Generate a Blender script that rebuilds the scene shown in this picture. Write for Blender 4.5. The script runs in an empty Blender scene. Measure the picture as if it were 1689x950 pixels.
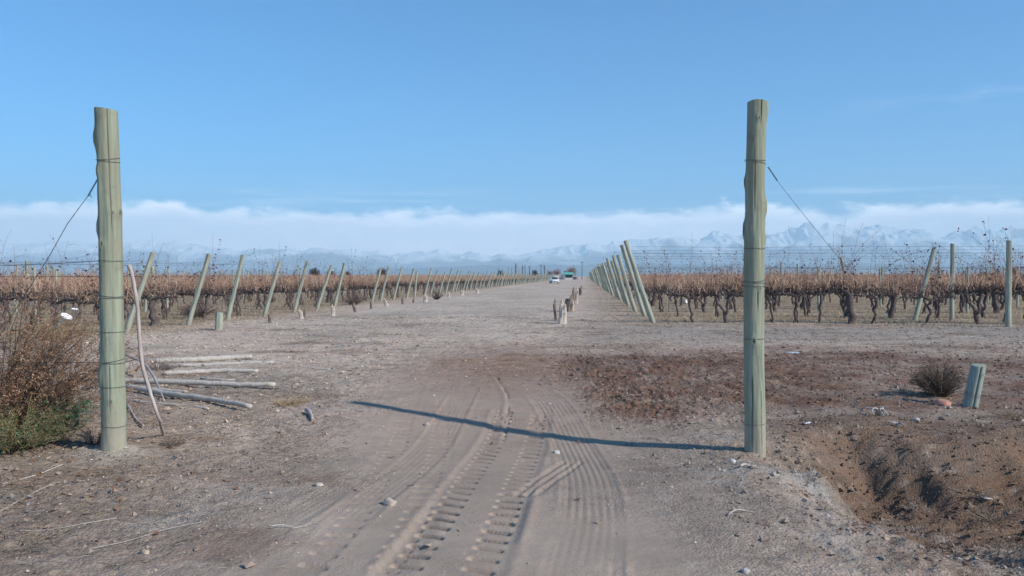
import bpy, math, random
import numpy as np
from mathutils import Vector, Matrix

random.seed(7)
RNG = np.random.default_rng(11)
C = bpy.context.scene.collection
SC = bpy.context.scene

# ------------------------------------------------------------------ camera, world, sun, exposure
CAM_H = 1.55
FPX, CXP, CYP, HORIZON = 1300.0, 844.5, 475.0, 455.0
PITCH = math.atan((CYP - HORIZON) / FPX)
cam = bpy.data.cameras.new("camera")
cam.sensor_width = 36.0
cam.lens = 36.0 * FPX / 1689.0
cam.clip_start = 0.05
cam.clip_end = 80000.0
camo = bpy.data.objects.new("camera", cam)
C.objects.link(camo)
camo.location = (0, 0, CAM_H)
camo.rotation_euler = (math.radians(90) - PITCH, 0, 0)
SC.camera = camo

SUN_EL = math.radians(33)
SUN_AZ = math.atan2(0.87, -0.50)          # clockwise from +Y
world = bpy.data.worlds.new("World")
SC.world = world
world.use_nodes = True
wn, wl = world.node_tree.nodes, world.node_tree.links
wn.clear()
w_out = wn.new("ShaderNodeOutputWorld")
w_bg = wn.new("ShaderNodeBackground")
w_bg.inputs[1].default_value = 0.070
sky = wn.new("ShaderNodeTexSky")
sky.sky_type = 'NISHITA'
sky.sun_disc = False
sky.sun_elevation = SUN_EL
sky.sun_rotation = SUN_AZ
sky.altitude = 900
sky.air_density = 1.0
sky.dust_density = 0.15
sky.ozone_density = 2.2


def wmath(op, a, b=None, c=None, clamp=False):
    n = wn.new("ShaderNodeMath")
    n.operation = op
    n.use_clamp = clamp
    for i, v in enumerate((a, b, c)):
        if v is None:
            continue
        if isinstance(v, (int, float)):
            n.inputs[i].default_value = v
        else:
            wl.new(v, n.inputs[i])
    return n.outputs[0]


def wsmooth(val, lo, hi):
    n = wn.new("ShaderNodeMapRange")
    n.interpolation_type = 'SMOOTHSTEP'
    wl.new(val, n.inputs[0])
    for i, v in ((1, lo), (2, hi)):
        if isinstance(v, (int, float)):
            n.inputs[i].default_value = v
        else:
            wl.new(v, n.inputs[i])
    return n.outputs[0]


def wnoise(vec, scale, detail, rough=0.55):
    n = wn.new("ShaderNodeTexNoise")
    n.inputs['Scale'].default_value = scale
    n.inputs['Detail'].default_value = detail
    n.inputs['Roughness'].default_value = rough
    wl.new(vec, n.inputs['Vector'])
    return n.outputs[0]


w_tc = wn.new("ShaderNodeTexCoord")
w_sep = wn.new("ShaderNodeSeparateXYZ")
wl.new(w_tc.outputs['Generated'], w_sep.inputs[0])
az = wmath('MULTIPLY', wmath('ARCTAN2', w_sep.outputs[0], w_sep.outputs[1]), 57.2958)
el = wmath('MULTIPLY', wmath('ARCSINE', w_sep.outputs[2]), 57.2958)


def wvec(kx, ky, off=0.0):
    n = wn.new("ShaderNodeCombineXYZ")
    wl.new(wmath('MULTIPLY', az, kx), n.inputs[0])
    wl.new(wmath('MULTIPLY', el, ky), n.inputs[1])
    n.inputs[2].default_value = off
    return n.outputs[0]


# low bank of cloud over the far range: its top edge, its billows, its shaded underside
edge_n = wnoise(wvec(0.10, 0.0), 1.0, 1.0)
puff_n = wnoise(wvec(0.42, 0.75, 3.0), 1.0, 6.0, 0.6)
puff_big = wnoise(wvec(0.16, 0.5, 9.0), 1.0, 3.0, 0.5)
top = wmath('ADD', 4.75, wmath('MULTIPLY', wmath('SUBTRACT', edge_n, 0.5), 1.2))
top = wmath('ADD', top, wmath('MULTIPLY', wmath('SUBTRACT', puff_n, 0.5), 2.6))
top = wmath('ADD', top, wmath('MULTIPLY', wmath('SUBTRACT', puff_big, 0.45), 1.4))
d_edge = wmath('SUBTRACT', top, el)
cl_mask = wmath('MULTIPLY', wsmooth(d_edge, -0.15, 0.9), 0.95)
streak = wnoise(wvec(0.05, 1.1, 5.0), 1.0, 5.0, 0.55)
veil = wmath('MULTIPLY', wsmooth(streak, 0.50, 0.72), wsmooth(el, 7.5, 4.8))
veil = wmath('MULTIPLY', veil, 0.22)
cirrus_n = wnoise(wvec(0.06, 0.30, 17.0), 1.0, 6.0, 0.6)
cirrus = wmath('MULTIPLY', wsmooth(cirrus_n, 0.55, 0.8), wsmooth(az, 18.0, 30.0))
cirrus = wmath('MULTIPLY', wmath('MULTIPLY', cirrus, 0.12), wsmooth(el, 24.0, 14.0))
cl_all = wmath('MAXIMUM', wmath('MAXIMUM', cl_mask, veil), cirrus)
bright = wmath('ADD', wsmooth(d_edge, 1.5, 0.1), wmath('MULTIPLY', wmath('SUBTRACT', puff_n, 0.5), 1.2), clamp=True)
w_cc = wn.new("ShaderNodeMix")
w_cc.data_type = 'RGBA'
wl.new(bright, w_cc.inputs[0])
w_cc.inputs[6].default_value = (17.5, 17.2, 18.5, 1)
w_cc.inputs[7].default_value = (30, 28, 27, 1)
w_mix = wn.new("ShaderNodeMix")
w_mix.data_type = 'RGBA'
wl.new(cl_all, w_mix.inputs[0])
w_tint = wn.new("ShaderNodeMix")
w_tint.data_type = 'RGBA'
w_tint.blend_type = 'MULTIPLY'
w_tint.inputs[0].default_value = 1.0
w_tint.inputs[7].default_value = (.12, .86, 1.33, 1)
wl.new(sky.outputs[0], w_tint.inputs[6])
wl.new(w_tint.outputs[2], w_mix.inputs[6])
wl.new(w_cc.outputs[2], w_mix.inputs[7])
wl.new(w_mix.outputs[2], w_bg.inputs[0])
wl.new(w_bg.outputs[0], w_out.inputs[0])

sun = bpy.data.lights.new("sun", 'SUN')
sun.energy = 3.4
sun.angle = math.radians(1.1)
sun.color = (1.0, 0.92, 0.82)
suno = bpy.data.objects.new("sun", sun)
C.objects.link(suno)
sdir = Vector((math.sin(SUN_AZ) * math.cos(SUN_EL), math.cos(SUN_AZ) * math.cos(SUN_EL), math.sin(SUN_EL)))
suno.rotation_euler = sdir.to_track_quat('Z', 'Y').to_euler()
suno.location = sdir * 30

SC.view_settings.view_transform = 'Standard'
SC.view_settings.look = 'None'
SC.view_settings.exposure = 0.8
SC.view_settings.gamma = 1.0
SC.view_settings.use_curve_mapping = False
SC.render.engine = 'CYCLES'
SC.cycles.use_denoising = True
SC.cycles.max_bounces = 5
SC.cycles.diffuse_bounces = 2
SC.cycles.volume_bounces = 1
SC.cycles.transparent_max_bounces = 8


# ------------------------------------------------------------------ noise
_T = np.random.default_rng(5).random((256, 256)).astype(np.float32)


def vnoise(x, y, seed=0):
    x = np.asarray(x, dtype=np.float64) + seed * 17.31
    y = np.asarray(y, dtype=np.float64) + seed * 9.77
    xi = np.floor(x)
    yi = np.floor(y)
    fx = x - xi
    fy = y - yi
    fx = fx * fx * (3 - 2 * fx)
    fy = fy * fy * (3 - 2 * fy)
    xi = xi.astype(np.int64)
    yi = yi.astype(np.int64)
    a = _T[xi & 255, yi & 255]
    b = _T[(xi + 1) & 255, yi & 255]
    c = _T[xi & 255, (yi + 1) & 255]
    d = _T[(xi + 1) & 255, (yi + 1) & 255]
    return (a * (1 - fx) + b * fx) * (1 - fy) + (c * (1 - fx) + d * fx) * fy - 0.5


def fbm(x, y, scale, octs=4, seed=0, gain=0.5):
    o = 0
    amp = 1.0
    x = np.asarray(x) * scale
    y = np.asarray(y) * scale
    for k in range(octs):
        ca, sa = math.cos(k * 1.1), math.sin(k * 1.1)
        o = o + amp * vnoise(x * ca - y * sa, x * sa + y * ca, seed + k * 3)
        x = x * 2.03
        y = y * 2.03
        amp *= gain
    return o


def sst(x, a, b):
    t = np.clip((np.asarray(x, dtype=np.float64) - a) / (b - a), 0, 1)
    return t * t * (3 - 2 * t)


def gauss(x, y, cx, cy, sx, sy):
    return np.exp(-((x - cx) / sx) ** 2 - ((y - cy) / sy) ** 2)


# ------------------------------------------------------------------ the lie of the land
def px_flat(px, py):
    d = FPX * CAM_H / (py - HORIZON)
    return ((px - CXP) / FPX * d, d)


def ditch(x, y):
    edge = 8.05 + 0.55 * vnoise(x * 0.9, 0 * x, 3) + 0.25 * vnoise(x * 2.7, 0 * x, 4) + 0.10 * vnoise(x * 8, 0 * x, 6)
    mx = sst(x + 0.4 * vnoise(y * 1.1, x * 0.4, 8) - 0.22 * (y - 6.5), 1.85, 3.15)
    return mx * (1 - sst(y + 0.2 * vnoise(x * 3, y * 3, 2), edge - 1.35, edge)) * (.25 + .75 * sst(y, 4.4, 6.3)) * sst(y, 1.0, 3.5)


def land(x, y):
    x = np.asarray(x, dtype=np.float64)
    y = np.asarray(y, dtype=np.float64)
    h = -0.11 * gauss(x, y, 0.35, 7.4, 1.5, 1.6)
    h = h - 0.60 * ditch(x, y)
    h = h - 0.10 * sst(-x, 2.6, 4.2) * sst(y, 2, 4.5) * (1 - sst(y, 5.4, 6.6))
    h = h + 0.05 * gauss(x, y, -3.5, 6.85, 0.35, 0.3)
    h = h + 0.20 * gauss(x, y, 2.60, 6.50, 0.22, 0.20) + 0.06 * gauss(x, y, 2.2, 6.4, .5, .3)
    h = h - 0.16 * gauss(x, y, 3.18, 6.13, 0.14, 0.16)
    h = h + 0.09 * gauss(x, y, 3.75, 8.35, 0.45, 0.28)
    near = 1 - sst(y, 45, 90)
    h = h + 0.045 * fbm(x, y, 0.55, 2, 1) * near * sst(np.hypot(x, y), 0, 4)
    return h


def cr(pts, n=10):
    pts = [np.array(p, float) for p in pts]
    pts = [2 * pts[0] - pts[1]] + pts + [2 * pts[-1] - pts[-2]]
    out = []
    for i in range(1, len(pts) - 2):
        p0, p1, p2, p3 = pts[i - 1:i + 3]
        for k in range(n):
            t = k / n
            out.append(0.5 * (2 * p1 + (p2 - p0) * t + (2 * p0 - 5 * p1 + 4 * p2 - p3) * t * t + (3 * p1 - p0 - 3 * p2 + p3) * t ** 3))
    out.append(pts[-2])
    return np.array(out)


def track_coords(x, y, line, maxd):
    """arc length along and signed distance from a polyline, for the points near it"""
    m = (x > line[:, 0].min() - maxd) & (x < line[:, 0].max() + maxd) & (y > line[:, 1].min() - .05) & (y < line[:, 1].max() + .05)
    idx = np.nonzero(m)
    px, py = x[idx], y[idx]
    bd = np.full(px.shape, 1e9)
    bs = np.zeros(px.shape)
    bt = np.zeros(px.shape)
    s0 = 0.0
    for a, b in zip(line[:-1], line[1:]):
        ex, ey = b - a
        L = math.hypot(ex, ey)
        u = np.clip(((px - a[0]) * ex + (py - a[1]) * ey) / L / L, 0, 1)
        dx, dy = px - a[0] - u * ex, py - a[1] - u * ey
        d = np.hypot(dx, dy)
        t = (dx * ey - dy * ex) / L
        k = d < bd
        bd[k] = d[k]
        bs[k] = (s0 + u * L)[k]
        bt[k] = t[k]
        s0 += L
    return idx, bs, bt, bd


def gp(*pts):
    return [px_flat(*p) for p in pts]


TR_LUG = [cr(gp((700, 985), (738, 925), (790, 830), (822, 760), (850, 705), (862, 672))),
          cr(gp((560, 960), (640, 840), (690, 720), (712, 640), (735, 600)))]
TR_RIB = [(cr(gp((955, 985), (962, 940), (975, 850), (968, 770), (945, 715), (912, 668), (880, 640))), .20, .052),
          (cr(gp((430, 985), (520, 900), (610, 820), (680, 760), (730, 700), (770, 640))), .16, .05),
          (cr(gp((250, 985), (380, 910), (520, 830), (620, 770))), .13, .05)]
TR_SMEAR = [cr(gp((868, 812), (905, 776), (942, 743)))]
TR_CRACK = [cr(gp((748, 590), (780, 597), (808, 613), (826, 634), (838, 655), (836, 685), (830, 715)))]


def micro(x, y):
    """small relief of the near ground: clods, dug soil, tyre prints"""
    x = np.asarray(x, float)
    y = np.asarray(y, float)
    far = 1 - sst(y, 14, 40)
    red = dug(x, y)
    dt = ditch(x, y)
    rough = 0.35 + 2.6 * red + 2.1 * np.clip(dt * 1.5, 0, 1) + 1.3 * sst(-x - 0.25 * vnoise(y, x * 0, 5), 1.2, 3.0) + 0.7 * sst(x, 1.4, 2.1) * (1 - sst(y, 8, 9))
    rough = rough * (1 - .6 * smooth_zone(x, y))
    h = far * rough * (0.018 * fbm(x, y, 3.1, 3, 21) + 0.022 * np.abs(fbm(x, y, 9, 3, 31)) + 0.013 * fbm(x, y, 24, 2, 41))
    # slumped gullies down the bank
    gl = np.clip(dt, 0, 1) * (1 - np.clip(dt, 0, 1)) * 4
    h = h + gl * (0.13 * fbm(x * 2.6, y * 0.8, 1.0, 4, 51) + .05 * np.abs(fbm(x, y, 7.0, 3, 53)))
    calm = np.ones(x.shape)
    add = np.zeros(x.shape)
    if x.ndim and x.size > 1000:
        for q, line in enumerate(TR_LUG):
            idx, s, t, d = track_coords(x, y, line, .45)
            k = 0.85 if q == 0 else 0.22
            fade = (.45 + .55 * sst(fbm(x[idx] * 1.7, y[idx] * 1.7, 1.0, 3, 19), -.25, .2)) * (1 - .4 * sst(s, 2.6, 4.0))
            a = np.abs(t)
            body = 1 - sst(a, .30, .37)
            ph = (s / 0.175 + np.where(t > 0, 0.0, .5) + t * 1.7 + 0.25 * vnoise(x[idx] * 5, y[idx] * 5, 2)) % 1.0
            lug = sst(ph, .0, .10) * (1 - sst(ph, .24, .36)) * sst(a, .10, .13) * (1 - sst(a, .26, .29))
            lug2 = 0.35 * sst(ph, .5, .6) * (1 - sst(ph, .7, .9)) * sst(a, .1, .14) * (1 - sst(a, .27, .3))
            add[idx] += k * fade * (-0.014 * body - 0.085 * lug + .022 * lug2 + 0.009 * np.exp(-((a - .37) / .035) ** 2) + 0.008 * np.exp(-(t / .03) ** 2) * vnoise(s * 14, s * 0, 7))
            calm[idx] = np.minimum(calm[idx], 1 - .75 * body * k)
        for line, hw, sp in TR_RIB:
            idx, s, t, d = track_coords(x, y, line, .35)
            body = 1 - sst(np.abs(t), hw - .02, hw + .03)
            fade = sst(vnoise(s * 1.2, t * 4, 9), -.45, .0)
            w = t + .004 * vnoise(s * 1.5, s * 0, 4)
            rib = np.clip(np.cos(2 * np.pi * w / sp), -.2, 1) ** 1
            wear = .35 + .65 * sst(fbm(x[idx] * 2.2, y[idx] * 2.2, 1.0, 3, 15), -.25, .3)
            add[idx] += fade * wear * body * (-0.003 - (.0046 if line[0][0] > 0 else .0018) * rib) + .004 * np.exp(-((np.abs(t) - hw - .03) / .025) ** 2) * fade
            calm[idx] = np.minimum(calm[idx], 1 - .5 * body * fade)
        for line in TR_SMEAR:
            idx, s, t, d = track_coords(x, y, line, .3)
            body = (1 - sst(np.abs(t), .10, .12)) * (d < .2)
            add[idx] += body * (-.007 - .0045 * np.cos(2 * np.pi * t / .075))
            calm[idx] = np.minimum(calm[idx], 1 - body)
        for line in TR_CRACK:
            idx, s, t, d = track_coords(x, y, line, .2)
            t = t + .02 * vnoise(s * 5, s * 0, 3)
            add[idx] += -.014 * np.exp(-(t / .014) ** 2) * sst(vnoise(s * 3, s * 0, 8), -.3, .1) + .006 * np.exp(-((t - .05) / .03) ** 2)
    return h * calm + add


def dug(x, y):
    """where the soil has been turned over (1) and where it is plain dust (0)"""
    n = 0.9 * fbm(x, y, 0.7, 4, 61)
    m = sst(x + n - 0.03 * (y - 9), .25, 1.3) * sst(y + 1.4 * n, 8.2, 9.6) * (1 - sst(y + 3.0 * n, 13.0, 19.0))
    m = m * (1 - 0.30 * sst(x + n * 3, 3.6, 6.0) * (.5 + sst(n, -.2, .4)))
    m2 = 0.7 * sst(x, 2, 5) * gauss(0 * x, y + n, 0, 14.5, 1, 1.3)
    return np.clip(np.maximum(m, m2), 0, 1)


def land_z(x, y):
    return float(land(np.array([x]), np.array([y]))[0])


def P(px, py):
    """where the sight line through a spot of the photograph meets the land"""
    k = (px - CXP) / FPX
    c, s = math.cos(PITCH), math.sin(PITCH)
    v = (CYP - py) / FPX
    d = Vector((k, c + s * v, -s + c * v))
    t = 2.0
    prev = t
    while t < 4000:
        p = Vector((0, 0, CAM_H)) + d * t
        if p.z < land_z(p.x, p.y):
            a, b = prev, t
            for _ in range(18):
                m = (a + b) / 2
                p = Vector((0, 0, CAM_H)) + d * m
                if p.z < land_z(p.x, p.y):
                    b = m
                else:
                    a = m
            return Vector((p.x, p.y, land_z(p.x, p.y)))
        prev = t
        t *= 1.01
    return p


def at_depth(px, py, Y):
    k = (px - CXP) / FPX
    c, s = math.cos(PITCH), math.sin(PITCH)
    v = (CYP - py) / FPX
    d = Vector((k, c + s * v, -s + c * v))
    return Vector((0, 0, CAM_H)) + d * (Y / d.y)


# ------------------------------------------------------------------ mesh helpers
def mesh_np(name, V, Q=None, T=None, mat=None, parent=None, smooth=True, col=None, link=True):
    me = bpy.data.meshes.new(name)
    V = np.ascontiguousarray(V, dtype=np.float32)
    Q = np.zeros((0, 4), np.int32) if Q is None else np.asarray(Q, np.int32).reshape(-1, 4)
    T = np.zeros((0, 3), np.int32) if T is None else np.asarray(T, np.int32).reshape(-1, 3)
    me.vertices.add(len(V))
    me.vertices.foreach_set("co", V.ravel())
    nl = len(Q) * 4 + len(T) * 3
    me.loops.add(nl)
    me.loops.foreach_set("vertex_index", np.concatenate([Q.ravel(), T.ravel()]).astype(np.int32))
    me.polygons.add(len(Q) + len(T))
    st = np.concatenate([np.arange(len(Q)) * 4, len(Q) * 4 + np.arange(len(T)) * 3]).astype(np.int32)
    me.polygons.foreach_set("loop_start", st)
    me.polygons.foreach_set("use_smooth", np.full(len(Q) + len(T), smooth))
    me.update(calc_edges=True)
    me.validate()
    if col is not None:
        a = me.attributes.new("tint", 'FLOAT_COLOR', 'POINT')
        cc = np.ones((len(V), 4), np.float32)
        cc[:, :3] = col
        a.data.foreach_set("color", cc.ravel())
    if mat:
        me.materials.append(mat)
    o = bpy.data.objects.new(name, me)
    if link:
        C.objects.link(o)
    if parent:
        o.parent = parent
    return o


class MB:
    """collects pieces of one mesh"""

    def __init__(self):
        self.V, self.Q, self.T, self.K, self.n = [], [], [], [], 0

    def add(self, V, Q=None, T=None, col=None):
        V = np.asarray(V, float)
        self.V.append(V)
        if Q is not None and len(Q):
            self.Q.append(np.asarray(Q) + self.n)
        if T is not None and len(T):
            self.T.append(np.asarray(T) + self.n)
        c = np.full((len(V), 3), .5) if col is None else np.broadcast_to(np.asarray(col, float), (len(V), 3))
        self.K.append(c)
        self.n += len(V)
        return self

    def tubes(self, Pn, R, sides=4, col=None, cap=True):
        """Pn (n,k,3) paths, R (n,k) radii, col (n,3)"""
        Pn = np.asarray(Pn, float)
        if Pn.ndim == 2:
            Pn = Pn[None]
        R = np.asarray(R, float)
        R = np.broadcast_to(R, Pn.shape[:2])
        n, k, _ = Pn.shape
        D = np.gradient(Pn, axis=1)
        D /= np.linalg.norm(D, axis=2, keepdims=True) + 1e-9
        tot = Pn[:, -1] - Pn[:, 0]
        ref = np.where(np.abs(tot[:, 2:3]) > 0.75 * np.linalg.norm(tot, axis=1, keepdims=True), np.array([[1., 0.13, 0]]), np.array([[0, 0.07, 1.]]))
        A = np.cross(D, ref[:, None, :])
        A /= np.linalg.norm(A, axis=2, keepdims=True) + 1e-9
        B = np.cross(D, A)
        th = np.arange(sides) / sides * 2 * np.pi
        V = Pn[:, :, None, :] + R[:, :, None, None] * (A[:, :, None, :] * np.cos(th)[None, None, :, None] + B[:, :, None, :] * np.sin(th)[None, None, :, None])
        V = V.reshape(-1, 3)
        i, j, s = np.meshgrid(np.arange(n), np.arange(k - 1), np.arange(sides), indexing='ij')
        s2 = (s + 1) % sides
        b = i * k * sides
        Q = np.stack([b + j * sides + s, b + j * sides + s2, b + (j + 1) * sides + s2, b + (j + 1) * sides + s], -1).reshape(-1, 4)
        c = None
        if col is not None:
            c = np.broadcast_to(np.asarray(col, float), (n, 3))
            c = np.repeat(c, k * sides, axis=0)
        T = None
        if cap and sides >= 5:
            ctr = np.concatenate([Pn[:, 0], Pn[:, -1]])
            base = len(V)
            V = np.concatenate([V, ctr])
            T = []
            for q in range(n):
                for s_ in range(sides):
                    T.append((base + q, q * k * sides + (s_ + 1) % sides, q * k * sides + s_))
                    e = q * k * sides + (k - 1) * sides
                    T.append((base + n + q, e + s_, e + (s_ + 1) % sides))
            if c is not None:
                cc = np.broadcast_to(np.asarray(col, float), (n, 3))
                c = np.concatenate([c, cc, cc])
        return self.add(V, Q, T, c)

    def leaves(self, ctr, size, col=None, aspect=.6, flat=0.0, rng=RNG, curl=.25):
        ctr = np.asarray(ctr, float)
        n = len(ctr)
        size = np.broadcast_to(np.asarray(size, float), (n,))[:, None]
        a = rng.normal(size=(n, 3))
        a[:, 2] *= 1 - flat
        a /= np.linalg.norm(a, axis=1, keepdims=True)
        b = rng.normal(size=(n, 3))
        b[:, 2] *= 1 - flat
        b -= a * (a * b).sum(1, keepdims=True)
        b /= np.linalg.norm(b, axis=1, keepdims=True) + 1e-9
        nn = np.cross(a, b)
        V = np.stack([ctr - a * size, ctr + b * size * aspect + nn * size * curl, ctr + a * size, ctr - b * size * aspect + nn * size * curl], 1).reshape(-1, 3)
        # two triangles along the midrib: the leaf is folded
        i = np.arange(n) * 4
        T = np.concatenate([np.stack([i, i + 1, i + 2], -1), np.stack([i, i + 2, i + 3], -1)])
        c = None if col is None else np.repeat(np.broadcast_to(np.asarray(col, float), (n, 3)), 4, axis=0)
        return self.add(V, None, T, c)

    def box(self, c, s, col=None, taper=1.0):
        x, y, z = np.array(s) / 2
        V = np.array([[sx * x * (taper if sz > 0 else 1), sy * y * (taper if sz > 0 else 1), sz * z] for sz in (-1, 1) for sy in (-1, 1) for sx in (-1, 1)]) + np.array(c)
        Q = [(0, 2, 3, 1), (4, 5, 7, 6), (0, 1, 5, 4), (2, 6, 7, 3), (0, 4, 6, 2), (1, 3, 7, 5)]
        return self.add(V, Q, None, col)

    def arrays(self):
        V = np.concatenate(self.V)
        Q = np.concatenate(self.Q) if self.Q else np.zeros((0, 4), int)
        T = np.concatenate(self.T) if self.T else np.zeros((0, 3), int)
        return V, Q, T, np.concatenate(self.K)

    def build(self, name, mat, parent=None, smooth=True, link=True):
        V, Q, T, K = self.arrays()
        return mesh_np(name, V, Q, T, mat, parent, smooth, K, link)


def tag(o, label=None, cat=None, group=None, kind=None):
    if label:
        o['label'] = label
    if cat:
        o['category'] = cat
    if group:
        o['group'] = group
    if kind:
        o['kind'] = kind
    return o


def empty(name, loc=(0, 0, 0), rz=0.0):
    o = bpy.data.objects.new(name, None)
    o.empty_display_size = .2
    C.objects.link(o)
    o.location = loc
    o.rotation_euler = (0, 0, rz)
    return o


def copy_tree(o, parent=None):
    c = o.copy()
    C.objects.link(c)
    c.parent = parent
    for ch in list(o.children):
        copy_tree(ch, c)
    return c


ORD = ['zeroth', 'first', 'second', 'third', 'fourth', 'fifth', 'sixth', 'seventh', 'eighth', 'ninth', 'tenth', 'eleventh', 'twelfth',
       'thirteenth', 'fourteenth', 'fifteenth', 'sixteenth', 'seventeenth', 'eighteenth', 'nineteenth']
_TENS = ['', '', 'twenty', 'thirty', 'forty', 'fifty', 'sixty', 'seventy', 'eighty', 'ninety']


def ordinal(n):
    if n < 20:
        return ORD[n]
    if n % 10 == 0:
        return _TENS[n // 10][:-1] + 'ieth'
    return _TENS[n // 10] + '-' + ORD[n % 10]


# ------------------------------------------------------------------ materials
def new_mat(name, rough=0.9, spec=0.2):
    m = bpy.data.materials.new(name)
    m.use_nodes = True
    b = m.node_tree.nodes['Principled BSDF']
    b.inputs['Roughness'].default_value = rough
    b.inputs['Specular IOR Level'].default_value = spec
    return m, m.node_tree.nodes, m.node_tree.links, b


def mnode(nt, kind, **kw):
    n = nt.nodes.new(kind)
    for k, v in kw.items():
        if k in n.inputs.keys():
            n.inputs[k].default_value = v
        else:
            setattr(n, k, v)
    return n


def tint_mat(name, rough=.9, spec=.15, var=.35, scale=30.0, trans=0.0, bump=0.0):
    """colour from the mesh's own tint attribute, mottled by noise"""
    m, N, L, b = new_mat(name, rough, spec)
    nt = m.node_tree
    at = mnode(nt, 'ShaderNodeAttribute', attribute_name='tint')
    tc = N.new('ShaderNodeTexCoord')
    no = mnode(nt, 'ShaderNodeTexNoise', Scale=scale, Detail=4.0, Roughness=.6)
    L.new(tc.outputs['Object'], no.inputs['Vector'])
    mr = N.new('ShaderNodeMapRange')
    mr.inputs[1].default_value = .3
    mr.inputs[2].default_value = .7
    mr.inputs[3].default_value = 1 - var
    mr.inputs[4].default_value = 1 + var
    L.new(no.outputs[0], mr.inputs[0])
    vm = N.new('ShaderNodeVectorMath')
    vm.operation = 'SCALE'
    L.new(at.outputs['Color'], vm.inputs[0])
    L.new(mr.outputs[0], vm.inputs['Scale'])
    L.new(vm.outputs[0], b.inputs['Base Color'])
    if bump:
        bp = mnode(nt, 'ShaderNodeBump', Strength=bump, Distance=.01)
        L.new(no.outputs[0], bp.inputs['Height'])
        L.new(bp.outputs[0], b.inputs['Normal'])
    if trans:
        b.inputs['Transmission Weight'].default_value = 0
        tr = mnode(nt, 'ShaderNodeBsdfTranslucent')
        L.new(vm.outputs[0], tr.inputs[0])
        mx = mnode(nt, 'ShaderNodeMixShader', Fac=trans)
        L.new(b.outputs[0], mx.inputs[1])
        L.new(tr.outputs[0], mx.inputs[2])
        L.new(mx.outputs[0], N['Material Output'].inputs[0])
    return m


def wood_mat(name, c1, c2, c3, zs=1.2, rs=26, bump=.35, dirt=False):
    """grey weathered or green treated pine: long grain along Z, stains, fine checks"""
    m, N, L, b = new_mat(name, .85, .2)
    nt = m.node_tree
    tc = N.new('ShaderNodeTexCoord')
    mp = N.new('ShaderNodeMapping')
    mp.inputs['Scale'].default_value = (rs, rs, zs)
    L.new(tc.outputs['Object'], mp.inputs[0])
    g = mnode(nt, 'ShaderNodeTexNoise', Scale=1.0, Detail=6.0, Roughness=.65, Distortion=.3)
    L.new(mp.outputs[0], g.inputs['Vector'])
    st = mnode(nt, 'ShaderNodeTexNoise', Scale=2.3, Detail=4.0, Roughness=.6)
    mp2 = N.new('ShaderNodeMapping')
    mp2.inputs['Scale'].default_value = (2.5, 2.5, .6)
    L.new(tc.outputs['Object'], mp2.inputs[0])
    L.new(mp2.outputs[0], st.inputs['Vector'])
    r1 = N.new('ShaderNodeValToRGB')
    e = r1.color_ramp.elements
    e[0].position, e[0].color = .33, (*c2, 1)
    e[1].position, e[1].color = .66, (*c1, 1)
    L.new(g.outputs[0], r1.inputs[0])
    mx = mnode(nt, 'ShaderNodeMix', data_type='RGBA')
    r2 = N.new('ShaderNodeMapRange')
    r2.inputs[1].default_value, r2.inputs[2].default_value = .42, .68
    r2.inputs[4].default_value = .75
    L.new(st.outputs[0], r2.inputs[0])
    L.new(r2.outputs[0], mx.inputs[0])
    L.new(r1.outputs[0], mx.inputs[6])
    mx.inputs[7].default_value = (*c3, 1)
    at = mnode(nt, 'ShaderNodeAttribute', attribute_name='tint')
    mu = mnode(nt, 'ShaderNodeMix', data_type='RGBA', blend_type='MULTIPLY')
    mu.inputs[0].default_value = 1.0
    L.new(mx.outputs[2], mu.inputs[6])
    sc = N.new('ShaderNodeVectorMath')
    sc.operation = 'SCALE'
    sc.inputs['Scale'].default_value = 2.0
    L.new(at.outputs['Color'], sc.inputs[0])
    L.new(sc.outputs[0], mu.inputs[7])
    final = mu.outputs[2]
    if dirt:
        # dust splashed on the foot of the post, and a few dark blotches higher up
        sp_ = N.new('ShaderNodeSeparateXYZ')
        L.new(tc.outputs['Object'], sp_.inputs[0])
        dn = mnode(nt, 'ShaderNodeTexNoise', Scale=9.0, Detail=5.0)
        L.new(tc.outputs['Object'], dn.inputs['Vector'])
        ma = N.new('ShaderNodeMath')
        ma.operation = 'MULTIPLY_ADD'
        L.new(dn.outputs[0], ma.inputs[0])
        ma.inputs[1].default_value = -.7
        L.new(sp_.outputs[2], ma.inputs[2])
        dr = N.new('ShaderNodeMapRange')
        dr.inputs[1].default_value, dr.inputs[2].default_value = -.30, .06
        dr.inputs[3].default_value, dr.inputs[4].default_value = .5, 0
        L.new(ma.outputs[0], dr.inputs[0])
        dm = mnode(nt, 'ShaderNodeMix', data_type='RGBA')
        L.new(dr.outputs[0], dm.inputs[0])
        L.new(final, dm.inputs[6])
        dm.inputs[7].default_value = (.40, .35, .29, 1)
        bn = mnode(nt, 'ShaderNodeTexNoise', Scale=5.5, Detail=6.0, Roughness=.7)
        L.new(tc.outputs['Object'], bn.inputs['Vector'])
        br_ = N.new('ShaderNodeMapRange')
        br_.inputs[1].default_value, br_.inputs[2].default_value = .56, .72
        br_.inputs[4].default_value = .55
        L.new(bn.outputs[0], br_.inputs[0])
        dm2 = mnode(nt, 'ShaderNodeMix', data_type='RGBA')
        L.new(br_.outputs[0], dm2.inputs[0])
        L.new(dm.outputs[2], dm2.inputs[6])
        dm2.inputs[7].default_value = (.17, .165, .12, 1)
        final = dm2.outputs[2]
    L.new(final, b.inputs['Base Color'])
    bp = mnode(nt, 'ShaderNodeBump', Strength=bump, Distance=.006)
    L.new(g.outputs[0], bp.inputs['Height'])
    L.new(bp.outputs[0], b.inputs['Normal'])
    return m


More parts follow.
